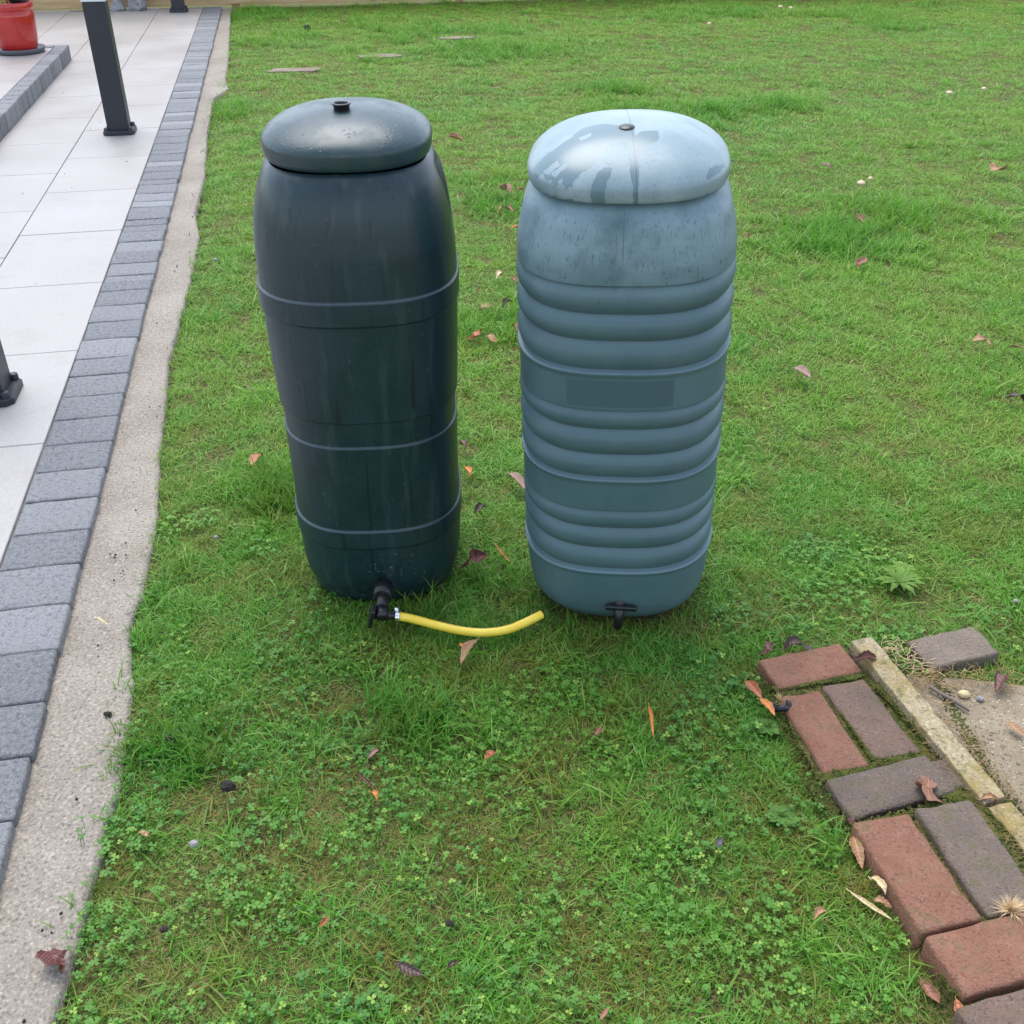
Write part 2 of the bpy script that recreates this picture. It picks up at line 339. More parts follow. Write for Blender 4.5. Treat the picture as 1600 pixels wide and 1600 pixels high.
# haunch strip of pale concrete with a ragged lawn edge
EDGE=[(-1,-.55),(.7,-.55),(1.0,-.545),(1.2,-.522),(1.37,-.510),(1.53,-.492),(1.65,-.497),(1.79,-.50),(1.9,-.52),(2.01,-.527),(2.11,-.512),(2.36,-.503),(2.58,-.514),(2.84,-.53),(3.05,-.534),(3.44,-.552),(3.85,-.537),(4.19,-.524),(4.8,-.516),(5.15,-.556),(5.83,-.541),(6.87,-.576),(7.83,-.576),(8.15,-.482),(8.52,-.517),(9.19,-.516),(11.95,-.572),(12.5,-.57)]
ES=[e[0] for e in EDGE]; ET=[e[1] for e in EDGE]
def edge_t(s): return float(np.interp(s,ES,ET))
V=[];F=[];n=900
for i in range(n+1):
    s=-1+13.45*i/n; te=edge_t(s)+.006*mnoise.noise(Vector((s*14,0,3)))+.003*mnoise.noise(Vector((s*60,0,5)))+.03
    for k,t in enumerate((-.645,-.60,-.56,te-.012,te,te+.002)):
        z=(-.024,-.021,-.016,-.012,-.016,-.06)[k]+.002*mnoise.noise(Vector((s*9,t*9,0)))
        V.append(ST(s,t,z))
for i in range(n):
    for k in range(5):
        a=i*6+k; F.append((a,a+6,a+7,a+1))
tag(mesh_obj('concrete_haunch',V,[f[::-1] for f in F],MCON),kind='structure')
# ---------------------------------------------------------------- patio: slabs and setts
patio=empty('patio'); tag(patio,kind='structure')
bm=box_bm(3.0,15.0,.02,0,1); ob=bm_obj('joint_bed',bm,MBED,patio); ob.location=ST(5.0,-2.145,-.029); ob.rotation_euler=ROTP
def slab_mesh(w,l,h=.02):
    b=box_bm(w,l,h,.0022,1,-h); me=bpy.data.meshes.new('paving_slab'); b.to_mesh(me); b.free(); me.materials.append(MS); return me
SW,SLn,J=.4450,.675,.0034
sm=slab_mesh(SW-J,SLn-J)
cols=[(-.832-SW/2,2.895,0),(-.832-SW*1.5,2.895+SLn*.56,1),(-.832-SW*2.5,2.895,0),(-.832-SW*3.5,2.895+SLn*.56,1),(-.832-SW*4.5,2.895,0)]
for t,s0,_ in cols:
    k0=int((-.8-s0)/SLn)-1
    for k in range(k0,16):
        s=s0+SLn*k+SLn/2
        if s+SLn/2>12.46:
            if s-SLn/2>12.3: continue
            l=12.462-(s-SLn/2); me=slab_mesh(SW-J,l-J); s=s-SLn/2+l/2
        else: me=sm
        o=bpy.data.objects.new('paving_slab',me); C.objects.link(o); o.parent=patio
        o.location=ST(s,t,random.uniform(-.0006,.0006)); o.rotation_euler=(random.uniform(-.0008,.0008),random.uniform(-.0008,.0008),PA)
def rough_box(w,l,h,bev,amp,seed,chip=0):
    """stone block, top at z=0, rounded and uneven"""
    b=bmesh.new(); bmesh.ops.create_cube(b,size=1)
    for v in b.verts: v.co=Vector((v.co.x*w,v.co.y*l,v.co.z*h-h/2))
    bmesh.ops.bevel(b,geom=b.edges[:],offset=bev,segments=2,profile=.55,affect='EDGES')
    bmesh.ops.subdivide_edges(b,edges=[e for e in b.edges if e.calc_length()>min(w,l)*.5],cuts=(7 if chip else 3),use_grid_fill=True)
    for v in b.verts:
        n=mnoise.noise_vector(v.co*38+Vector((seed*7.3,0,0)))*amp
        if chip:
            q=max(0,mnoise.noise(v.co*24+Vector((0,seed*3.1,0)))-.12)*chip; e_=sst((abs(v.co.x)/(w/2)),.8,1)+sst((abs(v.co.y)/(l/2)),.8,1); v.co.z-=q*min(1,e_)
        v.co+=n
    me=bpy.data.meshes.new('stone'); b.to_mesh(me); b.free(); me.polygons.foreach_set('use_smooth',[True]*len(me.polygons)); return me
joints=[1.11,1.27,1.431,1.592,1.746,1.914,2.08,2.245,2.397,2.56,2.721,2.88,3.039,3.197,3.351,3.49,3.657,3.82,3.976,4.129,4.231,4.306,4.451,4.599,4.735,4.87,4.97,5.061,5.16,5.26,5.357,5.495]
s=1.11
while s>-1.0: s-=.16; joints.insert(0,s)
s=joints[-1]
while s<12.35: s+=random.choice([.16,.16,.14,.105,.12,.09]); joints.append(min(s,12.46))
vars_={}
for a,b_ in zip(joints[:-1],joints[1:]):
    w=b_-a
    if w<.03: continue
    key=(round(w*100),random.randrange(3))
    if key not in vars_:
        me=rough_box(.190,w-.004,.07,.006,.0022,hash(key)%97); me.materials.append(MT); vars_[key]=me
    o=bpy.data.objects.new('sett',vars_[key]); C.objects.link(o); o.parent=patio
    o.location=ST((a+b_)/2,-.7345+random.uniform(-.003,.003),random.uniform(-.002,.002)); o.rotation_euler=(random.uniform(-.01,.01),random.uniform(-.01,.01),PA+random.uniform(-.012,.012))
# ---------------------------------------------------------------- raised terrace with sett edge
PZ=.105
ter=empty('raised_terrace'); tag(ter,kind='structure')
b=box_bm(2.2,12.4,.09,0,1); ob=bm_obj('terrace_core',b,MBED,ter); ob.location=ST(3.28,-1.835-1.1,0.001); ob.rotation_euler=ROTP
s=9.49; k=0
while s>-1.0:
    w=random.choice([.16,.16,.165,.12]) ; key=('e',round(w*100),random.randrange(3))
    if key not in vars_:
        me=rough_box(.10,w-.005,PZ+.01,.007,.0025,hash(key)%97); me.materials.append(MT); vars_[key]=me
    o=bpy.data.objects.new('edge_sett',vars_[key]); C.objects.link(o); o.parent=ter
    o.location=ST(s-w/2,-1.765+random.uniform(-.003,.003),PZ+.006); o.rotation_euler=(0,0,PA+random.uniform(-.01,.01)); s-=w
for k in range(14):   # return edge along the far end
    key=('e',16,k%3)
    if key not in vars_:
        me=rough_box(.10,.155,PZ+.01,.007,.0025,k); me.materials.append(MT); vars_[key]=me
    o=bpy.data.objects.new('edge_sett',vars_[key]); C.objects.link(o); o.parent=ter
    o.location=ST(9.445,-1.90-.16*k,PZ+.006); o.rotation_euler=(0,0,PA+math.pi/2)
sm2=slab_mesh(.445-.004,.675-.004)
for c_ in range(5):
    t=-1.822-.4465*(c_+.5)
    for k in range(16):
        s=9.388-SLn*(k+.5)-(0 if c_%2==0 else SLn/2)
        if c_%2 and k==0:
            me=slab_mesh(.441,SLn/2-.004); o=bpy.data.objects.new('paving_slab',me); C.objects.link(o); o.parent=ter; o.location=ST(9.388-SLn/4,t,PZ); o.rotation_euler=ROTP
        o=bpy.data.objects.new('paving_slab',sm2); C.objects.link(o); o.parent=ter; o.location=ST(s,t,PZ+random.uniform(-.0005,.0005)); o.rotation_euler=ROTP
# ---------------------------------------------------------------- fence
def mat_wood():
    m=M('pale_timber'); o=m.coord('Object'); r=rnd(m)
    v=m.map(o,(1.2,40,14)); n1=m.noise(v,1.6,5,.6,.6); 
    off=m.n('CombineXYZ'); m.L.new(m.math('MULTIPLY',r,37.),off.inputs[0]); ad=m.n('VectorMath',operation='ADD'); m.L.new(o,ad.inputs[0]); m.L.new(off.outputs[0],ad.inputs[1])
    kv=m.vor(m.map(ad.outputs[0],(2.2,0,6)),1.0)
    c=m.mix(m.mr(n1,.35,.65),(.42,.27,.13),(.56,.40,.22)); c=m.mix(m.mr(kv,.13,.07),c,(.24,.11,.045)); c=m.mix(m.mr(n1,.62,.75,0,.4),c,(.30,.19,.09))
    m.set(c,.75,.3); m.bump(n1,.4,.002); return m.m
MW=mat_wood()
fence=empty('timber_fence',ST(12.5,-1,0)); tag(fence,'pale horizontal board timber fence running behind the patio and lawn','fence')
L0,L1=-8.0,9.0
bh=.18
bms={}
for row in range(9):
    off=(row%2)*1.2; x=L0-off
    while x<L1:
        w=2.4
        if w not in bms:
            b=box_bm(w-.004,.03,bh-.004,.003,1); me=bpy.data.meshes.new('board'); b.to_mesh(me); b.free(); me.materials.append(MW); bms[w]=me
        o=bpy.data.objects.new('board',bms[w]); C.objects.link(o); o.parent=fence; o.matrix_parent_inverse=Matrix.Translation(-ST(12.5,-1,0))
        o.location=ST(12.5+(.006 if row%3 else 0),x+w/2,.0+row*bh+.012); o.rotation_euler=ROTP; x+=w
pm=None
for k in range(8):
    if pm is None:
        b=box_bm(.09,.09,1.75,.004,1,-.2); pm=bpy.data.meshes.new('fence_post'); b.to_mesh(pm); b.free(); pm.materials.append(MW)
    o=bpy.data.objects.new('fence_post',pm); C.objects.link(o); o.parent=fence; o.matrix_parent_inverse=Matrix.Translation(-ST(12.5,-1,0))
    o.location=ST(12.575,L0+.3+k*2.4,0); o.rotation_euler=ROTP
# ---------------------------------------------------------------- bollard lights
MPOST=plain('black_powder_coat',(.014,.016,.024),.42,.5,900); MCAP=plain('pale_cap',(.62,.64,.66),.4,.5)
def bollard(s,t,label):
    r=empty('bollard',ST(s,t,0),(0,0,PA)); tag(r,label,'bollard','black square bollards along the patio')
    V=[(-.09,-.09),(.09,-.09),(.09,.09),(-.09,.09)]; c=.022
    P=[]
    for (x,y) in V:
        sx=1 if x>0 else -1; sy=1 if y>0 else -1
        pts=[(x-sx*c,y),(x,y-sy*c)]
        if sx*sy>0: pts=pts[::-1]
        P+=pts
    n=len(P); vs_=[(x,y,.001) for x,y in P]+[(x,y,.02) for x,y in P]+[(x*.95,y*.95,.025) for x,y in P]
    fs=[(i,(i+1)%n,(i+1)%n+n,i+n) for i in range(n)]+[(i+n,(i+1)%n+n,(i+1)%n+2*n,i+2*n) for i in range(n)]+[tuple(range(2*n,3*n))]
    mesh_obj('base_plate',vs_,fs,MPOST,r,False)
    for x,y in ((-.068,-.068),(.068,-.068),(.068,.068),(-.068,.068)):
        v,f=lathe([(.0001,.044),(.012,.043),(.014,.039),(.0145,.024)],12); o=mesh_obj('bolt_cap',v,f,MPOST,r); o.location=(x*1.0,y*1.0,0)
    b=box_bm(.125,.125,.70,.004,2,.02); bm_obj('post',b,MPOST,r)
    b=box_bm(.135,.135,.035,.004,2,.722); bm_obj('cap',b,MCAP,r)
bollard(6.86,-1.052,'black square bollard standing between raised terrace and sett edging')
bollard(3.25,-1.056,'nearest black bollard, cut off at the left edge below the other bollards')
bollard(12.15,-1.058,'far black bollard standing against the timber fence')
# ---------------------------------------------------------------- red pot
def mat_glaze():
    m=M('red_glaze'); w=m.coord('Object'); c=m.mix(m.mr(m.noise(w,7,4,.6),.35,.7),(.36,.012,.012),(.50,.035,.028)); m.set(c,.16,.6); return m.m
pot=empty('plant_pot',(-3.80,8.66,PZ)); tag(pot,'glossy red glazed plant pot on dark saucer at the terrace corner','plant pot')
PR=.158
prof=[(.10,.02),(.128,.022),(.140,.05),(.150,.12),(.157,.20),(.160,.26),(.158,.285),(.154,.29),(.154,.30),(.162,.304),(.166,.32),(.165,.35),(.161,.356),(.152,.352),(.149,.33),(.148,.29)]
v,f=lathe(prof,64); mesh_obj('pot_body',v,f,mat_glaze(),pot)
v,f=lathe([(.0,.0),(.165,.001),(.178,.008),(.188,.034),(.186,.038),(.180,.036),(.170,.014),(.0,.012)],48); mesh_obj('saucer',v,f,plain('dark_saucer',(.10,.10,.12),.4,.5,60),pot)
v,f=lathe([(0,.318),(.07,.322),(.15,.312)],32); mesh_obj('compost',v,f,MSOIL,pot)
MST=plain('pale_stem',(.52,.45,.18),.5); MLF=plain('pot_plant_leaf',(.12,.22,.04),.5)
parts=[];lp=[]
for k in range(9):
    a=k*.7+.3; x,y=.05*math.cos(a),.05*math.sin(a); h=random.uniform(.3,.75)
    pp=spline([(x,y,.31),(x*1.8,y*1.8,.31+h*.5),(x*3.4,y*3.4,.31+h)],4); parts.append(tube(pp,[.006-.0004*i for i in range(len(pp))],6))
    for q in range(6):
        p=pp[-1-q]; b_=random.uniform(0,6.28); d=Vector((math.cos(b_),math.sin(b_),.25)); l=.14; sd_=Vector((-d.y,d.x,0))*.012
        lp.append(([p,p+d*l*.5+sd_,p+d*l-Vector((0,0,.03)),p+d*l*.5-sd_],[(0,1,2,3)]))
v,f=merge(parts); mesh_obj('stem',v,f,MST,pot); v,f=merge(lp); tag(mesh_obj('foliage',v,f,MLF,pot,False),kind='stuff')
# black and white bottle-like feeder resting inside the pot rim: rounded black tub with a white lid
MB=plain('black_plastic',(.012,.012,.014),.35,.5)
MWH=plain('white_plastic',(.7,.7,.72),.4)
tub=empty('black_tub',(-3.71,8.64,PZ+.34)); tag(tub,'small black tub with a white lid sitting on the red pot','tub')
v,f=lathe([(0,0),(.04,.0),(.07,.015),(.085,.05),(.084,.075),(.08,.08)],32); mesh_obj('tub_body',v,f,MB,tub)
v,f=lathe([(.082,.07),(.088,.074),(.088,.092),(.06,.1),(0,.104)],32); mesh_obj('lid',v,f,MWH,tub)
# ---------------------------------------------------------------- stone ornaments by the fence
def mat_stone():
    m=M('weathered_stone'); w=m.coord('World'); n1=m.noise(w,18,5,.7); c=m.mix(m.mr(n1,.35,.65),(.17,.16,.16),(.42,.41,.41)); c=m.mix(m.mr(m.vor(w,26),.2,.05),c,(.12,.10,.10)); m.set(c,.85); m.bump(n1,.9,.02); return m.m
MSTO=mat_stone()
def rock(v,amp,f_): return [Vector(p)+mnoise.noise_vector(Vector(p)*f_)*amp for p in v]
v,f=lathe([(0,0),(.075,.0),(.078,.02),(.055,.06),(.045,.13),(.06,.22),(.07,.3),(.03,.34),(0,.345)],28); o=mesh_obj('stone_ornament',rock(v,.012,9),f,MSTO); o.location=(-4.06,11.78,0); tag(o,'pale fluted stone ornament with a spreading foot against the fence','ornament')
v,f=lathe([(0,0),(.085,.0),(.092,.03),(.090,.085),(.080,.10),(.086,.12),(.088,.20),(.078,.24),(.04,.27),(0,.28)],28); o=mesh_obj('stone_ornament',rock(v,.014,11),f,MSTO); o.location=(-3.865,11.82,0); tag(o,'dark pitted stone block between pale ornament and far bollard','ornament')
# ================================================================ brick path corner
bp=empty('brick_edging'); tag(bp,kind='structure')
def brick(cx,cy,zt,l,w,ang,mat,seed,parent=bp,label=None,h=.06,tilt=(0,0)):
    me=rough_box(l,w,h,.006,.0024,seed,.007); me.materials.append(mat); o=bpy.data.objects.new('brick',me); C.objects.link(o); o.parent=parent
    o.location=(cx,cy,zt); o.rotation_euler=(R(tilt[0]),R(tilt[1]),R(ang)); 
    if label: o['label']=label
    return o
brick(.638,1.682,.014,.200,.094,16.4,MRED,1,label='pale red brick at the top end of the edging')
brick(.7215,1.526,.012,.216,.098,-76,MMIX,2,label='mottled purple brick beside the concrete kerb')
brick(.616,1.489,.015,.212,.092,-78.5,MRED,3,label='bright red brick sunk into the turf')
brick(.706,1.340,.022,.222,.094,18,MPURP,4,label='dark brick laid crosswise under the crumpled leaf',tilt=(1,1))
brick(.677,1.1355,.045,.226,.108,-78,MRED,5,label='raised red brick with its side face showing',tilt=(1,-1))
brick(.798,1.166,.042,.229,.109,-78.5,MPURP,6,label='dark brick beside the raised red brick')
brick(.767,.982,.049,.212,.104,15,MRED,7,label='red brick laid crosswise near the photo corner',tilt=(0,-1))
brick(.773,.865,.049,.212,.104,16,MMIX,8,label='lowest brick in the corner')
brick(.983,1.015,.047,.2,.104,15,MPURP,12); brick(.987,.900,.047,.2,.104,16,MRED,13); brick(.773,.749,.049,.212,.104,16,MRED,14)
JP=[[(.548,1.63),(.74,1.69),(.775,1.62),(.845,1.42),(.855,1.36),(.62,1.285),(.585,1.34),(.565,1.47)],[(.635,1.235),(.86,1.285),(.96,.90),(1.0,.70),(.70,.66),(.675,.86),(.66,.99)]]
# small dark brick scrap beyond the cross brick
brick(.822,1.372,.018,.05,.07,10,MPURP,9)
lb=brick(.9660,1.742,.016,.172,.094,17,MGREY,11,parent=None); tag(lb,'loose grey brown brick lying flat in grass behind the concrete kerb','brick')
def prism(poly,z0,z1,mat,name,parent=None,bev=.004,amp=.0,sub=0,seed=0):
    b=bmesh.new(); vs2=[b.verts.new((x,y,z0)) for x,y in poly]; fc=b.faces.new(vs2)
    if fc.normal.z<0: fc.normal_flip()
    r_=bmesh.ops.extrude_face_region(b,geom=[fc]); 
    for e in r_['geom']:
        if isinstance(e,bmesh.types.BMVert): e.co.z=z1
    bmesh.ops.recalc_face_normals(b,faces=b.faces)
    if bev: bmesh.ops.bevel(b,geom=[e for e in b.edges if (e.verts[0].co.z>z0+1e-5 and e.verts[1].co.z>z0+1e-5)],offset=bev,segments=2,profile=.6,affect='EDGES')
    if amp:
        bmesh.ops.triangulate(b,faces=b.faces); 
        for v in b.verts: v.co+=mnoise.noise_vector(v.co*22+Vector((seed,0,0)))*amp
    return bm_obj(name,b,mat,parent,False)
def densify(P,step=.012,amp=.003,seed=0):
    out=[]
    for i in range(len(P)):
        a=Vector((*P[i],0)); b_=Vector((*P[(i+1)%len(P)],0)); n_=max(1,int((b_-a).length/step))
        for k in range(n_):
            p=a+(b_-a)*k/n_; q=mnoise.noise_vector(p*40+Vector((seed,0,0)))*amp; out.append((p.x+q.x,p.y+q.y))
    return out
K1=[(.7408,1.745),(.79,1.7601),(.838,1.575),(.876,1.4565),(.9075,1.3112),(.8644,1.2857),(.8325,1.3576),(.7905,1.4913)]
K1=[(.7405,1.745),(.789,1.760),(.905,1.305),(.8585,1.289)]
prism(densify(K1,.02,.004,1),-.05,.030,MKERB,'kerb_stone',bp,.004)
prism(densify([(.861,1.279),(.908,1.292),(1.005,.900),(.957,.888)],.02,.004,4),-.05,.032,MKERB,'kerb_stone',bp,.004)
def mat_pebbled():
    m=M('pebbled_concrete'); w=m.coord('World')
    v=m.vor(m.map(w,(1,1.3,1)),95); col=m.vor(m.map(w,(1,1.3,1)),95,out='Color'); n1=m.noise(w,9,5,.6); n2=m.noise(w,120,4,.6)
    base=m.mix(m.mr(n1,.35,.65),(.19,.145,.088),(.27,.215,.14)); pc=m.mix(m.sep(col)[0],(.24,.16,.095),(.46,.37,.25))
    msk=m.math('MULTIPLY',m.mr(v,.36,.22),m.mr(m.sep(col)[1],.35,.45)); c=m.mix(msk,base,pc); c=m.mix(m.mr(n2,.6,.75,0,.5),c,(.34,.29,.21)); c=m.mix(m.mr(n2,.40,.28,0,.6),c,(.07,.055,.04))
    m.set(c,.8); m.bump(m.math('ADD',msk,m.math('MULTIPLY',n2,.7)),.9,.005); return m.m
cp=[(.835,1.66),(.86,1.655),(.93,1.65),(1.02,1.64),(1.16,1.60),(1.32,1.50),(1.32,.90),(1.013,.90),(.916,1.28)]
tag(prism(densify(cp,.03,.010,8),-.06,.006,mat_pebbled(),'pebbled_concrete',None,.004),kind='structure')
# stepping stones sunk in the lawn
for (x,y,sx,sy,a,lb_) in ((-1.6816,8.58,.40,.18,8,'sunken slab nearest the dark butt lid, ringed by grass'),(-1.085,9.19,.36,.18,10,'middle sunken slab in the far lawn'),(-.49,10.12,.34,.15,6,'farthest sunken slab beside the long grass patch')):
    pl_=[]
    for k in range(40):
        q=k*2*math.pi/40; rr=1+.32*mnoise.noise(Vector((math.cos(q)*1.7,math.sin(q)*1.7,x*3))); ex,ey=superring(sx/2*rr,sy/2*rr*.85,2.6,40,q); pl_.append((x+ex*math.cos(R(a))-ey*math.sin(R(a)),y+ex*math.sin(R(a))+ey*math.cos(R(a))))
    o=prism(pl_,-.06,-.006,mat_concrete('slab_'+str(int(a)),(.19,.145,.105),(.29,.23,.175)),'stepping_stone',None,.006); tag(o,lb_,'stepping stone','stepping stones in the far lawn')
# ================================================================ water butts
def pchip(xs,ys,x):
    xs=np.array(xs,float);ys=np.array(ys,float);h=np.diff(xs);d=np.diff(ys)/h;m=np.zeros(len(xs));m[0]=d[0];m[-1]=d[-1]
    for i in range(1,len(xs)-1):
        m[i]=0 if d[i-1]*d[i]<=0 else 2*d[i-1]*d[i]/(d[i-1]+d[i])
    i=np.clip(np.searchsorted(xs,x)-1,0,len(h)-1);t=(x-xs[i])/h[i]
    return (1+2*t)*(1-t)**2*ys[i]+t*(1-t)**2*h[i]*m[i]+t*t*(3-2*t)*ys[i+1]+t*t*(t-1)*h[i]*m[i+1]
def sst(x,a,b): 
    t=min(1,max(0,(x-a)/(b-a))); return t*t*(3-2*t)
def butt_body(name,zk,ak,kd,nexp,off,fine,mat,parent,recess=False,N=200):
    zl=list(np.arange(zk[0],zk[-1]+1e-6,.004)); 
    for z in fine: zl+= [z+d for d in (-.0045,-.003,-.002,-.001,0,.001,.002,.003,.0045)]
    zl=sorted(set(round(float(z),5) for z in zl if zk[0]<=z<=zk[-1]))
    V=[];F=[]
    for z in zl:
        a0=float(pchip(zk,ak,np.array([z]))[0])+off(z)
        for k in range(N):
            th=2*math.pi*k/N; x,y=superring(a0,a0*kd,nexp,N,th)
            if recess:
                for sx in (1,-1):
                    if x*sx>0:
                        q=(1-sst(abs(y+.0),.025,.07))*(sst(z,.80,.87)-sst(z,.945,.97)); x-=sx*.022*q
            V.append((x,y,z))
    n_=len(zl)
    for i in range(n_-1):
        for k in range(N):
            a=i*N+k;b_=i*N+(k+1)%N; F.append((a,b_,b_+N,a+N))
    F.append(tuple(range(N))[::-1])
    return mesh_obj(name,V,F,mat,parent)
def butt_lid(name,a,b,nexp,prof,mat,parent,N=220,rings=70,domez=None):
    """prof: side profile list (scale, z) from under edge to rim; domez(r)->z"""
    V=[];F=[];rows=[(s_,z) for s_,z in prof]+[(1-(i/rings)*.9999, None) for i in range(1,rings+1)]
    r0=prof[-1][0]
    for s_,z in rows:
        sc=s_ if z is not None else s_*r0
        zz=z if z is not None else domez(s_)
        # the squarish outline relaxes to a circle near the centre
        ne=nexp if sc>.6 else 2+(nexp-2)*sc/.6
        for k in range(N):
            x,y=superring(a*sc,b*sc,ne,N,2*math.pi*k/N); V.append((x,y,zz))
    n_=len(rows)
    for i in range(n_-1):
        for k in range(N):
            p=i*N+k;q=i*N+(k+1)%N; F.append((p,q,q+N,p+N))
    return mesh_obj(name,V,F,mat,parent)
def seam_mask(m,o,ang,w,off=0.):
    x=m.sep(o); d=m.math('ADD',m.math('MULTIPLY',x[0],-math.sin(ang)),m.math('MULTIPLY',x[1],math.cos(ang))); d=m.math('ABSOLUTE',m.math('SUBTRACT',d,off)); return m.mr(d,w,w*.4)
def mat_dark(lid=False):
    m=M('dark_green_plastic_lid' if lid else 'dark_green_plastic'); o=m.coord('Object')
    n1=m.noise(o,9,4,.6); n2=m.noise(m.map(o,(1,1,.12)),38,4,.6); n3=m.noise(o,240,2,.6)
    base=m.mix(m.mr(n1,.35,.68),*(((.013,.036,.041),(.020,.046,.051)) if lid else ((.004,.020,.025),(.008,.028,.034))))
    
    base=m.mix(m.mr(n2,.54,.68,0,.6),base,(.030,.050,.054))
    base=m.mix(m.mr(n3,.67,.74,0,.5),base,(.12,.14,.15))
    if lid:
        sm_=seam_mask(m,o,R(42),.0018); base=m.mix(m.math('MULTIPLY',sm_,.85),base,(.004,.006,.007))
        w=m.mr(m.noise(o,13,3,.5),.46,.58,.34,.46)
        drops=m.mr(m.vor(o,120),.34,.10); m.set(base,w,.5); m.bump(m.math('ADD',m.math('MULTIPLY',drops,m.mr(m.noise(o,22,3,.5),.46,.62)),m.math('MULTIPLY',n3,.12)),.5,.0012)
    else:
        x=m.sep(o)
        # pale scrapes low on the front
        px=m.math('SUBTRACT',x[0],.03); pz=m.math('SUBTRACT',x[2],.10); dd=m.math('SQRT',m.math('ADD',m.math('MULTIPLY',px,px),m.math('MULTIPLY',m.math('MULTIPLY',pz,pz),2.0)))
        sc=m.math('MULTIPLY',m.mr(m.noise(m.map(o,(1,1,2.2),(0,.35,0)),75,3,.7),.60,.68),m.mr(dd,.075,.03)); base=m.mix(m.math('MULTIPLY',sc,.55),base,(.26,.29,.30))
        mud=m.math('MULTIPLY',m.mr(m.noise(o,85,4,.75),.52,.64),m.mr(m.math('ADD',x[2],m.math('MULTIPLY',n1,.06)),.11,.0)); base=m.mix(m.math('MULTIPLY',mud,.65),base,(.085,.070,.045))
        sx=m.math('MULTIPLY',m.mr(m.noise(m.map(o,(1,1,.35),(0,.6,.3)),62,5,.75),.665,.70),.5); base=m.mix(sx,base,(.13,.16,.17))
        dk=m.mr(m.noise(m.map(o,(1,1,.04)),70,2,.5),.66,.70); base=m.mix(m.math('MULTIPLY',dk,.6),base,(.002,.006,.008))
        runs=m.mr(m.noise(m.map(o,(1,1,.05)),55,3,.55),.60,.66); wet=m.math('MULTIPLY',runs,m.mr(x[2],.3,.85))
        nz=m.sep(m.n('NewGeometry').outputs['Normal'])[2]; base=m.mix(m.math('MULTIPLY',m.mr(nz,.5,.8,0,.35),m.mr(x[2],.80,.78)),base,(.10,.14,.16))  # up-facing ledges paler: ledge highlight painted into the colour as light dust
        m.set(base,m.math('SUBTRACT',m.mr(n1,.3,.7,.36,.44),m.math('MULTIPLY',wet,.12)),.5); m.bump(m.noise(o,420,2,.5),.10,.0006)
    return m.m
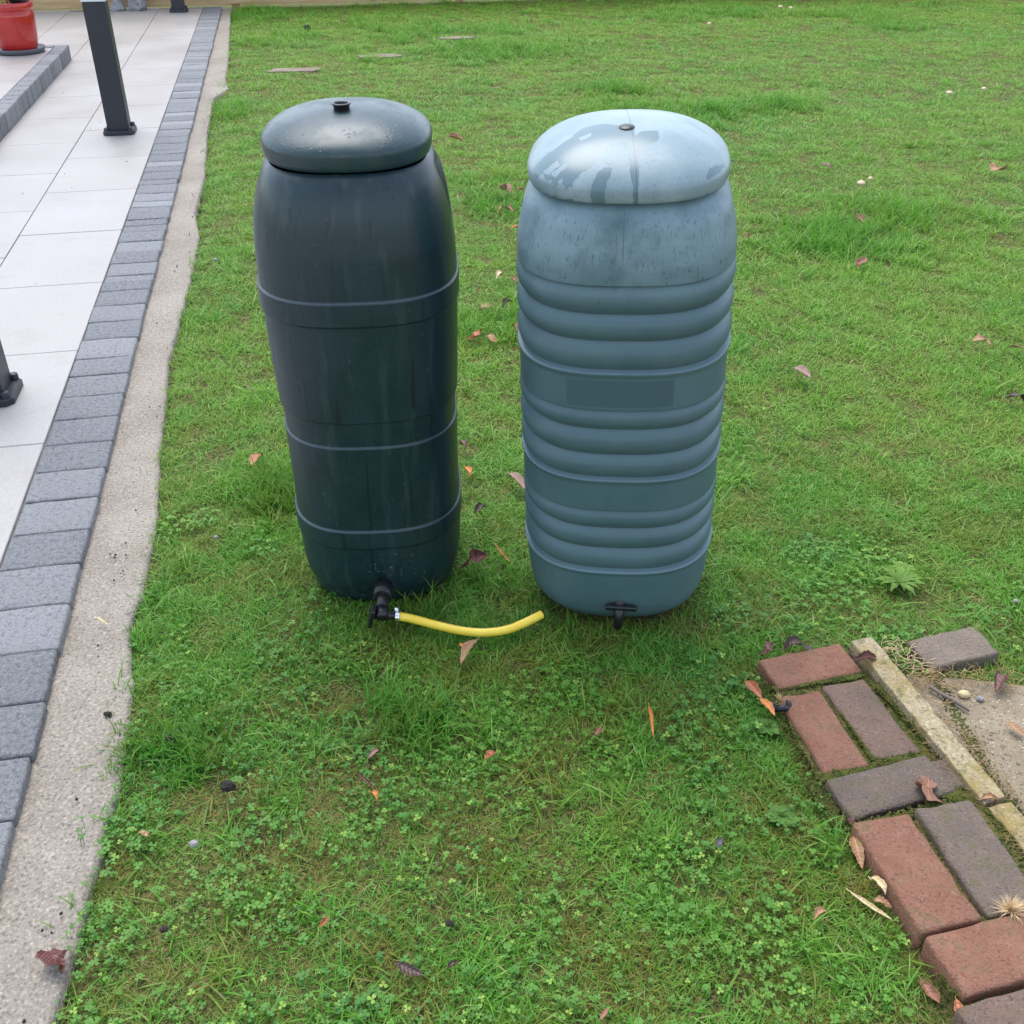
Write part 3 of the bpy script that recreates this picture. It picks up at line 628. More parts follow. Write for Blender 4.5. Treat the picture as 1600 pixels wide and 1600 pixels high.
def mat_grey(lid=False):
    m=M('faded_grey_plastic_lid' if lid else 'faded_grey_plastic'); o=m.coord('Object'); x=m.sep(o)
    n1=m.noise(o,8,4,.6); n2=m.noise(m.map(o,(1,1,.22)),190,3,.6); n3=m.noise(m.map(o,(1,1,.1)),46,4,.6)
    if lid:
        wetc=m.attr('wet',out='Fac'); wd=m.math('ADD',wetc,m.math('MULTIPLY',m.math('SUBTRACT',m.noise(o,60,4,.6),.5),.010)); wet=m.mr(wd,-.0006,.0006)
        dry=m.mix(m.mr(n1,.35,.65),(.170,.240,.260),(.255,.325,.345))
        spk=m.math('MULTIPLY',m.mr(m.noise(m.map(o,(1,1,1)),230,2,.6),.60,.67),m.mr(x[1],.02,-.10)); dry=m.mix(m.math('MULTIPLY',spk,.55),dry,(.10,.14,.17))
        wc=m.mix(m.mr(n1,.35,.65),(.100,.160,.178),(.125,.186,.204))
        c=m.mix(wet,dry,wc); sm_=seam_mask(m,o,R(95),.0009); c=m.mix(m.math('MULTIPLY',sm_,.8),c,(.05,.07,.085))
        m.set(c,m.mr(wet,0,1,.42,.28),.5); m.bump(m.math('ADD',m.math('MULTIPLY',wet,-.4),m.math('MULTIPLY',n2,.15)),.25,.0008)
    else:
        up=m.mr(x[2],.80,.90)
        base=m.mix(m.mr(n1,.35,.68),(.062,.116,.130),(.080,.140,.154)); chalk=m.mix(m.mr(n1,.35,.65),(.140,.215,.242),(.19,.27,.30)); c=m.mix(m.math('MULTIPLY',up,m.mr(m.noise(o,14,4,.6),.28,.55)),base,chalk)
        spk=m.mr(n2,.585,.66); c=m.mix(m.math('MULTIPLY',spk,m.mr(x[2],.78,.88,.0,.55)),c,(.065,.095,.115))
        # longer dark nicks just above the first groove
        nk=m.math('MULTIPLY',m.mr(m.noise(m.map(o,(1,1,.42),(0,.5,0)),120,3,.7),.63,.67),m.math('MULTIPLY',m.mr(x[2],.825,.845),m.mr(x[2],.93,.86))); c=m.mix(m.math('MULTIPLY',nk,.75),c,(.03,.045,.055))
        nk2=m.mr(m.noise(m.map(o,(1,1,.30)),75,4,.7),.69,.72); c=m.mix(m.math('MULTIPLY',nk2,.6),c,(.035,.05,.06))
        c=m.mix(m.mr(n3,.60,.72,0,.22),c,(.06,.09,.11)); 
        cr=m.math('MULTIPLY',seam_mask(m,o,R(90),.0010,.004),m.mr(x[2],.86,.9)); cr=m.math('MULTIPLY',cr,m.mr(x[1],.0,-.02)); c=m.mix(m.math('MULTIPLY',cr,.7),c,(.04,.06,.07))
        # darker rectangle where a label once was, on the upper flat band
        rx=m.math('MULTIPLY',m.mr(m.math('ABSOLUTE',m.math('ADD',x[0],.003)),.1035,.1025),m.math('MULTIPLY',m.mr(x[2],.648,.647),m.mr(x[2],.589,.590))); rx=m.math('MULTIPLY',rx,m.mr(x[1],.0,-.02))
        c=m.mix(m.math('MULTIPLY',rx,.62),c,(.040,.078,.095))
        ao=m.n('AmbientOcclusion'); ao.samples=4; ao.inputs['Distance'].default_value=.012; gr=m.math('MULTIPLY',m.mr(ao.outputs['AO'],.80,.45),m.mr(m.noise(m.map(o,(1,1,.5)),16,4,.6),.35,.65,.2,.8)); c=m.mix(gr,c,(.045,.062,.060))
        mud=m.math('MULTIPLY',m.mr(m.noise(o,85,4,.75),.52,.64),m.mr(m.math('ADD',x[2],m.math('MULTIPLY',n1,.06)),.11,.0)); c=m.mix(m.math('MULTIPLY',mud,.6),c,(.10,.085,.055))
        nz=m.sep(m.n('NewGeometry').outputs['Normal'])[2]; c=m.mix(m.mr(nz,.45,.8,0,.45),c,(.20,.29,.32))  # bright ledge lines painted in: dusty pale colour wherever the surface faces up
        m.set(c,m.mr(n1,.3,.7,.44,.54),.45); m.bump(m.math('ADD',m.noise(o,500,2,.5),m.math('MULTIPLY',spk,-.4)),.12,.0006)
    return m.m
# --- dark green butt
BL=empty('water_butt',(-.3187,2.128,0),(R(1.25),R(-.26),.071)); tag(BL,'dark green water butt with flanged lid opening and yellow hose at its tap','water butt')
def offL(z):
    o_=0
    o_+= .0045*(sst(z,.151,.159)-sst(z,.1995,.2045))      # lowest raised band
    o_-= .0045*(sst(z,.4150,.4200)-sst(z,.476,.481))      # recessed band
    o_+= .0045*(sst(z,.697,.703)-sst(z,.7475,.7530))       # upper raised band
    return o_
zkL=[-.022,-.012,.02,.04,.07,.11,.16,.25,.4,.55,.65,.75,.82,.87,.90,.925,.945,.96,.975,.985]
akL=[.158,.171,.180,.186,.1895,.1915,.1925,.1915,.1935,.1995,.2025,.2040,.2025,.1975,.1928,.1870,.1805,.1735,.1635,.150]
butt_body('body',zkL,akL,1.06,2.72,offL,[.155,.202,.4175,.4785,.70,.750],mat_dark(),BL,True)
def domeL(r): return 1.018+.052*(1-r**2.15)**.66
profL=[(.80,.987),(.925,.985),(.955,.986),(.975,.990),(.988,.996),(.996,1.004),(1.0,1.012),(1.0,1.018)]
lidm=mat_dark(True)
lid=butt_lid('lid',.165,.176,2.45,profL,lidm,BL,domez=domeL)
v,f=lathe([(.0135,.030),(.0135,.012),(.0160,.0125),(.0192,.0128),(.0197,.0115),(.0185,.0095),(.0158,.0085),(.0155,-.003),(.022,-.006)],40)
# wall: inner bore down, flanged lip, outer wall
v,f=lathe([(.0130,-.02),(.0130,.0125),(.0145,.0140),(.0180,.0140),(.0188,.0128),(.0180,.0112),(.0155,.0100),(.0150,-.004)],40); c_=mesh_obj('collar',v,f,MB,lid); c_.location=(-.004,-.040,1.0665)
v,f=lathe([(.0129,.0),(.0,.0)],24); c2=mesh_obj('inlet_hole',v,f,plain('hole_black',(.002,.002,.003),.9),lid); c2.location=(-.004,-.040,1.0695)
# --- faded grey butt
BR=empty('water_butt',(.2552,2.0445,0),(R(4.1),R(-1.83),-.101)); tag(BR,'faded blue grey ribbed water butt with patchy wet lid','water butt')
RIBS=[(.842,.781),(.781,.727),(.727,.664),(.583,.533),(.533,.473),(.473,.416),(.339,.286),(.286,.231),(.231,.172)]
RD=.0105
def offR(z):
    for hi,lo in RIBS:
        if lo<=z<hi:
            t=(z-lo)/(hi-lo); return -.0115+.0140*(1-abs(2*(t**1.08)-1)**2.3)
    o_=0
    if z<.172: o_+=.0015*sst(z,.10,.168)
    return o_-.0*0
def offR2(z):
    # upward facing bevel under each rib group
    r_=offR(z)
    for zt in (.664,.416,.172):
        if zt<=z<zt+.005: r_=r_*sst(z,zt,zt+.005)+.0035*(1-sst(z,zt,zt+.005))
        elif zt-.012<z<zt: r_+=.0035*sst(z,zt-.012,zt-.002)
    return r_
zkR=[-.012,.002,.02,.04,.07,.11,.16,.25,.4,.55,.66,.75,.82,.865,.892,.92,.942,.965,.984]
akR=[.145,.168,.184,.197,.2055,.2095,.2110,.2115,.2120,.2120,.2120,.2110,.2105,.2095,.2062,.2000,.1940,.1800,.156]
fine=[z for r_ in RIBS for z in r_]
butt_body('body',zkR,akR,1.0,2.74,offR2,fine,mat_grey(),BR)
def domeR(r): return 1.005+.070*(1-r**2.1)**.66
profR=[(.80,.984),(.95,.981),(.982,.983),(.994,.988),(1.0,.997),(1.0,1.005)]
lid=butt_lid('lid',.1860,.1860,2.6,profR,mat_grey(True),BR,domez=domeR,N=420,rings=130)
WETP=[[(.0091,-.0488),(-.0072,-.0431),(-.0511,-.0215),(-.0838,-.0267),(-.1042,-.0572),(-.1274,-.076),(-.151,-.0842),(-.1626,-.0908),(-.172,-.091),(-.1586,-.1211),(-.1533,-.1228),(-.1409,-.1426),(-.1302,-.1469),(-.1322,-.1502),(-.121,-.1581),(-.1159,-.1605),(-.1074,-.1665),(-.0939,-.1726),(-.0921,-.1674),(-.0823,-.1613),(-.0621,-.152),(-.0472,-.1382),(-.0428,-.1191),(-.0275,-.1004),(-.005,-.1002),(-.0006,-.1236),(.0049,-.1644),(.0111,-.19),(.0188,-.19),(.0202,-.1794),(.0169,-.1414),(.0257,-.122),(.0413,-.1012),(.0533,-.0877),(.0523,-.0544),(.0253,-.0602),(.0119,-.076)],
[(-.0412,-.1538),(-.028,-.1572),(-.0286,-.1696),(-.0394,-.185),(-.0527,-.188),(-.0669,-.188),(-.0602,-.1773),(-.0536,-.1631)],
[(.1424,-.1219),(.175,-.076),(.1616,-.1105),(.1419,-.1401),(.131,-.1512)],[(.10,.02),(.1115,.0443),(.13,.02),(.15,-.01),(.13,-.005)]]
DRYP=[[(-.0888,-.0671),(-.0663,-.058),(-.0673,-.0686),(-.0843,-.0779)],[(-.1493,-.1225),(-.1246,-.1175),(-.1211,-.1298),(-.1389,-.1367)],[(-.1337,-.1363),(-.1053,-.1297),(-.1097,-.1418),(-.1274,-.1487)],[(-.1217,-.1551),(-.1113,-.1548),(-.1131,-.1627),(-.1198,-.1591)]]
def sdf(P,poly):
    poly=np.array(poly);A=poly;B=np.roll(poly,-1,0);d=np.full(len(P),9.);ins=np.zeros(len(P),bool)
    for a,b_ in zip(A,B):
        ab=b_-a;t=np.clip(((P-a)@ab)/(ab@ab+1e-12),0,1);q=a+t[:,None]*ab-P;d=np.minimum(d,np.sqrt((q**2).sum(1)))
        c_=((a[1]>P[:,1])!=(b_[1]>P[:,1]))&(P[:,0]<(b_[0]-a[0])*(P[:,1]-a[1])/(b_[1]-a[1]+1e-12)+a[0]);ins^=c_
    return np.where(ins,d,-d)
me=lid.data;nv=len(me.vertices);co_=np.zeros(nv*3);me.vertices.foreach_get('co',co_);P=co_.reshape(-1,3)[:,:2]
w=np.max([sdf(P,p) for p in WETP],0);dr=np.max([sdf(P,p) for p in DRYP],0);w=np.minimum(w,-dr)
at=me.attributes.new('wet','FLOAT','POINT');at.data.foreach_set('value',w.astype(np.float32))
v,f=lathe([(.0155,-.004),(.0155,.001),(.0135,.0035),(.006,.005),(0,.0052)],28); o=mesh_obj('plug',v,f,MB,lid); o.location=(-.004,-.045,1.0705); o.rotation_euler=(.06,0,0)
# --- taps
def world_child(o,root):
    """geometry given in world coordinates, parented without moving it"""
    bpy.context.view_layer.update(); o.parent=root; o.matrix_parent_inverse=root.matrix_world.inverted(); return o
MTP=plain('black_tap_plastic',(.012,.011,.013),.38,.5,300)
tl=mesh_obj('tap',*merge([tube([(-.2944,1.905,.058),(-.2944,1.868,.054),(-.2944,1.866,.054)],[.021,.021,.017],24),tube([(-.2942,1.90,.057),(-.2915,1.822,.040)],.0135,20),tube([(-.3135,1.8275,.036),(-.262,1.8262,.033)],[.0115,.0105],18),tube([(-.2925,1.838,.046),(-.2905,1.813,.038)],[.015,.0145],8)]),MTP); world_child(tl,BL)
hb=box_bm(.010,.030,.052,.003,2,0); th=bm_obj('tap_handle',hb,MTP); th.location=(-.3215,1.826,.010); th.rotation_euler=(.15,.25,.1); bpy.context.view_layer.update(); mw=th.matrix_world.copy(); th.parent=tl; th.matrix_parent_inverse=tl.matrix_world.inverted()
tr_=mesh_obj('tap',*merge([tube([(.2403,1.895,.082),(.2403,1.854,.078),(.2404,1.851,.078)],[.0225,.0225,.018],24),tube([(.2403,1.87,.080),(.2404,1.842,.070)],.0165,6),tube([(.2405,1.87,.076),(.241,1.830,.056)],.0138,20),tube([(.241,1.836,.060),(.2400,1.826,.035),(.2385,1.818,.004)],[.013,.012,.0085],16)]),MTP); world_child(tr_,BR)
hb=box_bm(.070,.010,.013,.004,3,0); th=bm_obj('tap_handle',hb,MTP); th.location=(.2440,1.826,.050); th.rotation_euler=(.3,.03,-.06); bpy.context.view_layer.update(); th.parent=tr_; th.matrix_parent_inverse=tr_.matrix_world.inverted()
# --- hose
def mat_hose():
    m=M('yellow_hose'); w=m.coord('World'); c=m.mix(m.mr(m.noise(w,25,4,.6),.4,.7),(.80,.56,.045),(.86,.65,.08)); m.set(c,.38,.5); return m.m
hp=spline(HOSE,6); MH=mat_hose()
v,f=tube(hp,[.0108]+[.0098]*(len(hp)-2)+[.0096],20,False)
# open far end: a short inner bore
hn=empty('garden_hose',HOSE[0]); tag(hn,'short yellow hose running from the dark butt tap across the grass','hose')
o=mesh_obj('hose_tube',v,f,MH); world_child(o,hn)
e0,e1=Vector(hp[-1]),Vector(hp[-3]); dd=(e1-e0).normalized()
v,f=merge([tube([e0,e0+dd*.012],[.0072,.0070],20,False),tube([e0,e0+dd*.0001],[.0096,.0071],20,False)]); o=mesh_obj('hose_bore',v,f,MH); world_child(o,hn)
v,f=tube([e0+dd*.010,e0+dd*.0102],.0072,16); o=mesh_obj('bore_shadow',v,f,plain('bore_dark',(.03,.018,.012),.9)); world_child(o,hn)
# printed black line along the hose
ln=[Vector(p)+Vector((0,.0028,.0094)) for p in hp[16:40]]
v,f=tube(ln,.00045,5); o=mesh_obj('printed_line',v,f,MB); world_child(o,hn)
MZ=plain('zinc_clip',(.75,.75,.76),.25,.5,None,Metallic=.9)
a0=Vector(hp[3]);a1=Vector(hp[6]); d=(a1-a0).normalized(); v,f=merge([tube([a0,a0+d*.010],.0116,24,False),tube([a0,a0+d*.010],.0122,24,False)]); o=mesh_obj('hose_clip',v,f,MZ); world_child(o,hn)
v,f=tube([a0+d*.005+Vector((-.002,.002,.010)),a0+d*.005+Vector((.0,.004,.021))],[.006,.005],8); o=mesh_obj('clip_screw',v,f,MZ); world_child(o,hn)
# ================================================================ fallen leaves
LCOL=dict(tan=((.26,.135,.065),(.36,.21,.105)),rust=((.28,.085,.035),(.36,.13,.055)),orange=((.42,.13,.025),(.55,.22,.06)),darkred=((.075,.022,.018),(.13,.04,.03)),
 brown=((.17,.075,.04),(.26,.12,.07)),straw=((.55,.40,.20),(.62,.50,.30)),dark=((.035,.018,.014),(.07,.035,.025)),pink=((.19,.105,.08),(.28,.17,.13)),slate=((.06,.06,.075),(.10,.10,.12)))
LM={}
def leaf_mat(k):
    if k not in LM:
        m=M('dead_leaf_'+k); o=m.coord('Object'); a,b_=LCOL[k]
        c=m.mix(m.mr(m.noise(o,60,4,.6),.35,.65),a,b_); ve=m.math('ABSOLUTE',m.sep(o)[1]); c=m.mix(m.mr(ve,.0014,.0005,0,.6),c,tuple(min(.8,x*1.5) for x in b_))
        c=m.mix(m.mr(m.noise(o,240,2,.6),.62,.72,0,.5),c,tuple(x*.4 for x in a))
        m.set(c,.42 if k in('darkred','dark','rust') else .62,.45); m.bump(m.math('SINE',m.math('MULTIPLY',m.math('SUBTRACT',m.sep(o)[0],m.math('MULTIPLY',ve,.8)),900.)),.35,.0010); LM[k]=m.m
    return LM[k]
def leaf(p0,p1,z,kind,col,label):
    a=Vector((p0[0],p0[1],0));b_=Vector((p1[0],p1[1],0)); L=max(.022,(b_-a).length); d=(b_-a).normalized(); L=min(L,.12)
    rs=random.Random(label); 
    W={'long':.20,'thin':.10,'curl':.30,'crumple':.33}[kind]*L; W=max(W,.0045)
    curlx={'long':.9,'thin':1.8,'curl':1.5,'crumple':1.1}[kind]; bend={'long':.10,'thin':.14,'curl':.25,'crumple':.10}[kind]*rs.choice([1,1,-.4]); cr={'long':.05,'thin':.03,'curl':.12,'crumple':.26}[kind]
    nu,nv=14,8; V=[];F=[]; sd_=rs.random()*50
    for i in range(nu+1):
        u=i/nu; w_=W*(math.sin(math.pi*min(1,u*1.02))**.7)*(1.08-.35*u)+.0006
        for j in range(nv+1):
            q=-1+2*j/nv; th=q*curlx
            y=w_*math.sin(th)/max(.4,curlx) if curlx>.3 else w_*q
            zz=w_*(1-math.cos(th))/max(.6,curlx)
            edge=1+.12*math.sin(u*26+q)*abs(q)
            p=Vector((L*(u-.5),y*edge,zz+L*bend*(1-(2*u-1)**2)))
            n_=mnoise.noise_vector(Vector((p.x*2.4/L+sd_,p.y*2.4/L,sd_)))*L*cr; p+=n_
            V.append(p)
    for i in range(nu):
        for j in range(nv):
            k=i*(nv+1)+j; F.append((k,k+1,k+nv+2,k+nv+1))
    tv,tf=tube([Vector((-L*.5-.12*L,0,.001)),Vector((-L*.45,0,V[nv//2].z)),Vector((-L*.3,0,V[(nv+1)*2+nv//2].z-.0004))],[.0006,.0008,.0005],5)
    V,F=merge([(V,F),(tv,tf)])
    zmin=min(v.z for v in V)
    o=mesh_obj('fallen_leaf',V,F,leaf_mat(col)); c=(a+b_)/2
    md=o.modifiers.new('thickness','SOLIDIFY'); md.thickness=.0006
    o.location=(c.x,c.y,z-zmin*.2-.004); o.rotation_euler=(rs.uniform(-.35,.35),rs.uniform(-.2,.2),math.atan2(d.y,d.x)); tag(o,label,'leaf','fallen autumn leaves'); return o
for (x0,y0,x1,y1,z,k,c_,l) in LEAVES: leaf((x0,y0),(x1,y1),z,k,c_,l)
# water drop on the crumpled leaf
# ---------------------------------------------------------------- mushrooms
MMU=plain('mushroom_flesh',(.58,.44,.30),.6,.3,200)
def mushroom(x,y,h,r,label):
    v,f=lathe([(.0,0),(.0022,0),(.0018,h*.5),(.0020,h*.86),(r*.4,h*.88),(r*.96,h*.80),(r,h*.84),(r*.85,h*.96),(r*.45,h*1.05),(0,h*1.08)],20); v=rock(v,.002,60)
    o=mesh_obj('mushroom',v,f,MMU); o.location=(x,y,-.01); tag(o,label,'mushroom','small pale mushrooms in the lawn')
ml=['larger flat capped mushroom of the pair right of the grey lid','smaller mushroom just behind the flat capped one','pale mushroom in the upper right lawn, left of the pair there','small pale mushroom nearest the right edge of the photo','pale mushroom near the far top of the lawn above the grey lid','left of two pale mushrooms at the top edge of the lawn','right of two pale mushrooms at the top edge of the lawn']
for (x,y,z),l,r_,h in zip(MUSH,ml,(.021,.013,.024,.018,.022,.026,.022),(.055,.045,.05,.05,.05,.06,.06)): mushroom(x,y-.0,h,r_,l)
# ---------------------------------------------------------------- clods and pebbles
MCL=M('soil_clod'); w_=MCL.coord('World'); MCL.set(MCL.mix(MCL.mr(MCL.noise(w_,120,4,.7),.35,.65),(.012,.009,.007),(.04,.028,.02)),.85); MCL.bump(MCL.noise(w_,160,4,.7),1,.006)
def lump(name,x,y,z,r,sq,mat,label,cat,seed,amp=.35,f_=1.6,group=None):
    b=bmesh.new(); bmesh.ops.create_icosphere(b,subdivisions=3,radius=1)
    for v in b.verts:
        v.co+=v.co*amp*mnoise.noise(v.co*f_+Vector((seed,0,0))); v.co=Vector((v.co.x*r*1.15,v.co.y*r*.9,v.co.z*r*sq))
    o=bm_obj(name,b,mat,None,True); o.location=(x,y,z); tag(o,label,cat,group)
cl=['dark clod on the far lawn left of the sunken slabs','round dark clod in the lower left lawn above the clover','dark clod on the edge of the concrete strip','small black clod in grass beside the concrete strip','dark clod among the lowest left clover','dark clod at the bottom of the clover patch']
for i,((x,y,z),l) in enumerate(zip(CLODS,cl)): lump('soil_clod',x,y,.012 if i!=2 else -.008,(.030,.012,.007,.008,.006,.006)[i],.7,MCL.m,l,'clod',i*3.1,.6,3,'dark soil clods')
MPB=M('pebble_stone'); w_=MPB.coord('World'); MPB.set(MPB.mix(MPB.mr(MPB.noise(w_,150,4,.6),.4,.6),(.15,.145,.135),(.30,.29,.27)),.7)
MPY=plain('yellow_pebble',(.50,.42,.22),.6,.3,200)
pl=['speckled grey white pebble in the lower left lawn','tiny pale pebble on the lawn left of the dark butt foot','pale chip on the lawn near the concrete strip, upper left','round yellowish pebble on the concrete behind the kerb','small grey pebble right of the yellowish one','pale stone chip in the grass right of the grey butt']
for i,((x,y,z),l) in enumerate(zip(PEBBLES,pl)): lump('pebble',x,y,.012,(.0075,.006,.009,.0105,.007,.006)[i],.75,MPY if i==3 else MPB.m,l,'pebble',i*2.3,.25,1.5)
lump('pebble',.5995,1.6,.01,.0,1,MPB.m,None,None,1) if False else None
# ---------------------------------------------------------------- twig, rubber scrap, water drop
MTW=plain('grey_bark',(.16,.12,.10),.8,.3,120)
o=mesh_obj('twig',*tube([Vector((.868,1.611,.018)),Vector((.886,1.590,.017)),Vector((.905,1.572,.016)),Vector((.9275,1.5425,.014))],[.0035,.0045,.0040,.0028],9),MTW); tag(o,'grey split twig lying on the pebbled concrete','twig')
V=[];F=[];n=26
pp=[Vector((.5495+.016*math.cos(a),1.5600+.013*math.sin(a),.014+.004*math.sin(3*a))) for a in np.linspace(2.7,6.9,16)]
v,f=tube(pp,[.003,.0055]+[.0065]*12+[.0055,.003],8); o=mesh_obj('rubber_scrap',v,f,plain('black_rubber',(.006,.007,.012),.5,.5,200)); tag(o,'curved black rubber scrap beside the bright red brick','rubber scrap')
# ---------------------------------------------------------------- blades
def blade(x,y,h,w,lean,az_,r,straw,curve=1.0,seg=3,kink=0):
    V=[];A=[];F=[]
    dx,dy=math.cos(az_),math.sin(az_); sx,sy=-dy,dx
    px,pz=0.,0.; 
    tw=random.uniform(-.5,.5)
    for i in range(seg+1):
        t=i/seg; ww=w*(1-t**2.2)*.5 if i<seg else 0
        ang=lean+curve*t*t*.9
        if i: px+=math.sin(ang)*h/seg; pz+=math.cos(ang)*h/seg
        cx,cy=x+dx*px,y+dy*px; a=math.cos(tw),math.sin(tw)
        if i<seg:
            V+= [(cx+sx*ww*a[0],cy+sy*ww*a[0],pz+ww*a[1]),(cx-sx*ww*a[0],cy-sy*ww*a[0],pz-ww*a[1])]; A+=[(r,t,straw)]*2
        else: V.append((cx,cy,pz)); A.append((r,t,straw))
    for i in range(seg-1): k=2*i; F.append((k,k+1,k+3,k+2))
    k=2*(seg-1); F.append((k,k+1,k+2)); return V,F,A
def tuft_obj(name,blades,mat):
    V=[];F=[];A=[]
    for v,f,a in blades:
        o=len(V); V+=v; F+=[tuple(q+o for q in g) for g in f]; A+=a
    me=bpy.data.meshes.new(name); me.from_pydata(V,[],F); me.update(); me.materials.append(mat)
    at=me.attributes.new('bl','FLOAT_VECTOR','POINT'); at.data.foreach_set('vector',np.array(A,np.float32).ravel())
    me.polygons.foreach_set('use_smooth',[True]*len(me.polygons))
    return me
def mk_tuft(n,rad,h0,h1,w0,w1,straw,lean0,lean1,curve=1.,seg=3):
    bl=[]
    for _ in range(n):
        a=random.uniform(0,6.283); q=rad*math.sqrt(random.random())
        st=1. if random.random()<straw else 0.
        hh=random.uniform(h0,h1)*(.75 if st else 1)
        bl.append(blade(q*math.cos(a),q*math.sin(a),hh,random.uniform(w0,w1),random.uniform(lean0,lean1)*(1.4 if st else 1),random.uniform(0,6.283),random.random(),st,random.uniform(.2,1.6)*curve,seg))
    return bl
TUFTS=[]
for k in range(7): TUFTS.append(mk_tuft(40,.040,.016,.046,.0012,.0028,.07,.2,1.3))        # 0-6 mown lawn
for k in range(3): TUFTS.append(mk_tuft(22,.035,.045,.085,.0020,.0038,.05,.15,.9,1.1,4))     # 7-9 longer clumps
for k in range(3): TUFTS.append(mk_tuft(38,.040,.012,.030,.0009,.0016,.55,.5,1.35))          # 10-12 thin and strawy
for k in range(2): TUFTS.append(mk_tuft(46,.036,.012,.026,.0008,.0013,.15,.1,1.0))          # 13-14 fine mossy grass
for k in range(2): TUFTS.append(mk_tuft(8,.03,.045,.075,.0028,.0044,.35,.9,1.4,.5,4))         # 15-16 broad lying blades
def clover_leaf(cx,cy,h,r,az_,rr,tilt):
    V=[];F=[];A=[]
    # petiole
    for k in range(3):
        b_=az_+k*2.094; d=(math.cos(b_),math.sin(b_)); n_=(-d[1],d[0])
        o=len(V); tz=tilt*(d[0])
        P=[(0,0,0),(.35,.36,.05),(.72,.50,.09),(1.0,.30,.08),(.93,0,.03),(1.0,-.30,.08),(.72,-.50,.09),(.35,-.36,.05)]
        for (u,v_,z) in P:
            u*=r;v_*=r; V.append((cx+d[0]*u+n_[0]*v_,cy+d[1]*u+n_[1]*v_,h+z*r+tz*u)); A.append((rr,.6+.4*abs(v_)/r,0))
        F+=[(o,o+1,o+2,o+4),(o+2,o+3,o+4),(o,o+4,o+6,o+7),(o+4,o+5,o+6)]
    o=len(V); V+=[(cx-.0005,cy,h),(cx+.0005,cy,h),(cx+.004,cy+.003,0),(cx+.003,cy+.003,0)]; A+=[(rr,.5,0)]*2+[(rr,0.1,0)]*2; F.append((o,o+1,o+2,o+3))
    return V,F,A
CLOV=[]
for k in range(6):
    bl=[]
    for _ in range(13):
        a=random.uniform(0,6.283); q=.045*math.sqrt(random.random())
        bl.append(clover_leaf(q*math.cos(a),q*math.sin(a),random.uniform(.010,.028),random.uniform(.0026,.0072),random.uniform(0,6.28),min(1,random.betavariate(2,3)+(.5 if random.random()<.04 else 0)),random.uniform(-.35,.35)))
    CLOV.append(bl)
# merge blades into shared source meshes, kept out of the scene and used only through instancing
def source_collection(name,lists,mat):
    col=bpy.data.collections.new(name)
    for i,bl in enumerate(lists):
        me=tuft_obj(name+'_tuft',bl,mat); o=bpy.data.objects.new('%s_tuft_%03d'%(name,i),me); col.objects.link(o)
    return col
def scatter(name,pts,idx,rot,scale,tint,col,label):
    me=bpy.data.meshes.new(name); me.from_pydata([tuple(p) for p in pts],[],[])
    for nm,ty,arr,pr in (('idx','INT',idx,'value'),('rz','FLOAT',rot,'value'),('sc','FLOAT_VECTOR',scale,'vector'),('tint','FLOAT',tint,'value')):
        at=me.attributes.new(nm,ty,'POINT'); at.data.foreach_set(pr,np.asarray(arr,np.int32 if ty=='INT' else np.float32).ravel())
    ob=bpy.data.objects.new(name,me); C.objects.link(ob); tag(ob,label,name.split('_')[0],kind='stuff')
    ng=bpy.data.node_groups.new(name,'GeometryNodeTree'); ng.interface.new_socket('Geometry',in_out='INPUT',socket_type='NodeSocketGeometry'); ng.interface.new_socket('Geometry',in_out='OUTPUT',socket_type='NodeSocketGeometry')
    N,L=ng.nodes,ng.links; gi=N.new('NodeGroupInput'); go=N.new('NodeGroupOutput'); ip=N.new('GeometryNodeInstanceOnPoints'); ci=N.new('GeometryNodeCollectionInfo'); ci.inputs['Collection'].default_value=col; ci.inputs['Separate Children'].default_value=True; ci.inputs['Reset Children'].default_value=True
    def na(n_,t): x=N.new('GeometryNodeInputNamedAttribute'); x.data_type=t; x.inputs[0].default_value=n_; return x.outputs['Attribute']
    cx=N.new('ShaderNodeCombineXYZ'); L.new(na('rz','FLOAT'),cx.inputs[2]); er=N.new('FunctionNodeEulerToRotation'); L.new(cx.outputs[0],er.inputs[0])
    L.new(gi.outputs[0],ip.inputs['Points']); L.new(ci.outputs[0],ip.inputs['Instance']); ip.inputs['Pick Instance'].default_value=True
    L.new(na('idx','INT'),ip.inputs['Instance Index']); L.new(er.outputs[0],ip.inputs['Rotation']); L.new(na('sc','FLOAT_VECTOR'),ip.inputs['Scale']); L.new(ip.outputs[0],go.inputs[0])
    md=ob.modifiers.new('scatter','NODES'); md.node_group=ng; return ob
GCOLL=source_collection('grass',TUFTS,MG); CCOLL=source_collection('clover',CLOV,MC)
def n2(P,f_,seed): # cheap vectorised value noise, 3 octaves, about 0..1
    out=np.zeros(len(P)); amp=1;tot=0
    for o_ in range(3):
        q=P*f_*(2**o_)+seed*17.3+o_*5.1; i=np.floor(q).astype(np.int64); f=q-i; f=f*f*(3-2*f)
        def h(a,b_):
            x=(a*374761393+b_*668265263+int(seed*1013))&0x7fffffff; x=((x^(x>>13))*1274126177)&0x7fffffff; return ((x^(x>>16))&0xffff)/65535.
        v=(h(i[:,0],i[:,1])*(1-f[:,0])+h(i[:,0]+1,i[:,1])*f[:,0])*(1-f[:,1])+(h(i[:,0],i[:,1]+1)*(1-f[:,0])+h(i[:,0]+1,i[:,1]+1)*f[:,0])*f[:,1]
        out+=v*amp; tot+=amp; amp*=.5
    return out/tot
def sstv(x,a,b_): t=np.clip((x-a)/(b_-a),0,1); return t*t*(3-2*t)
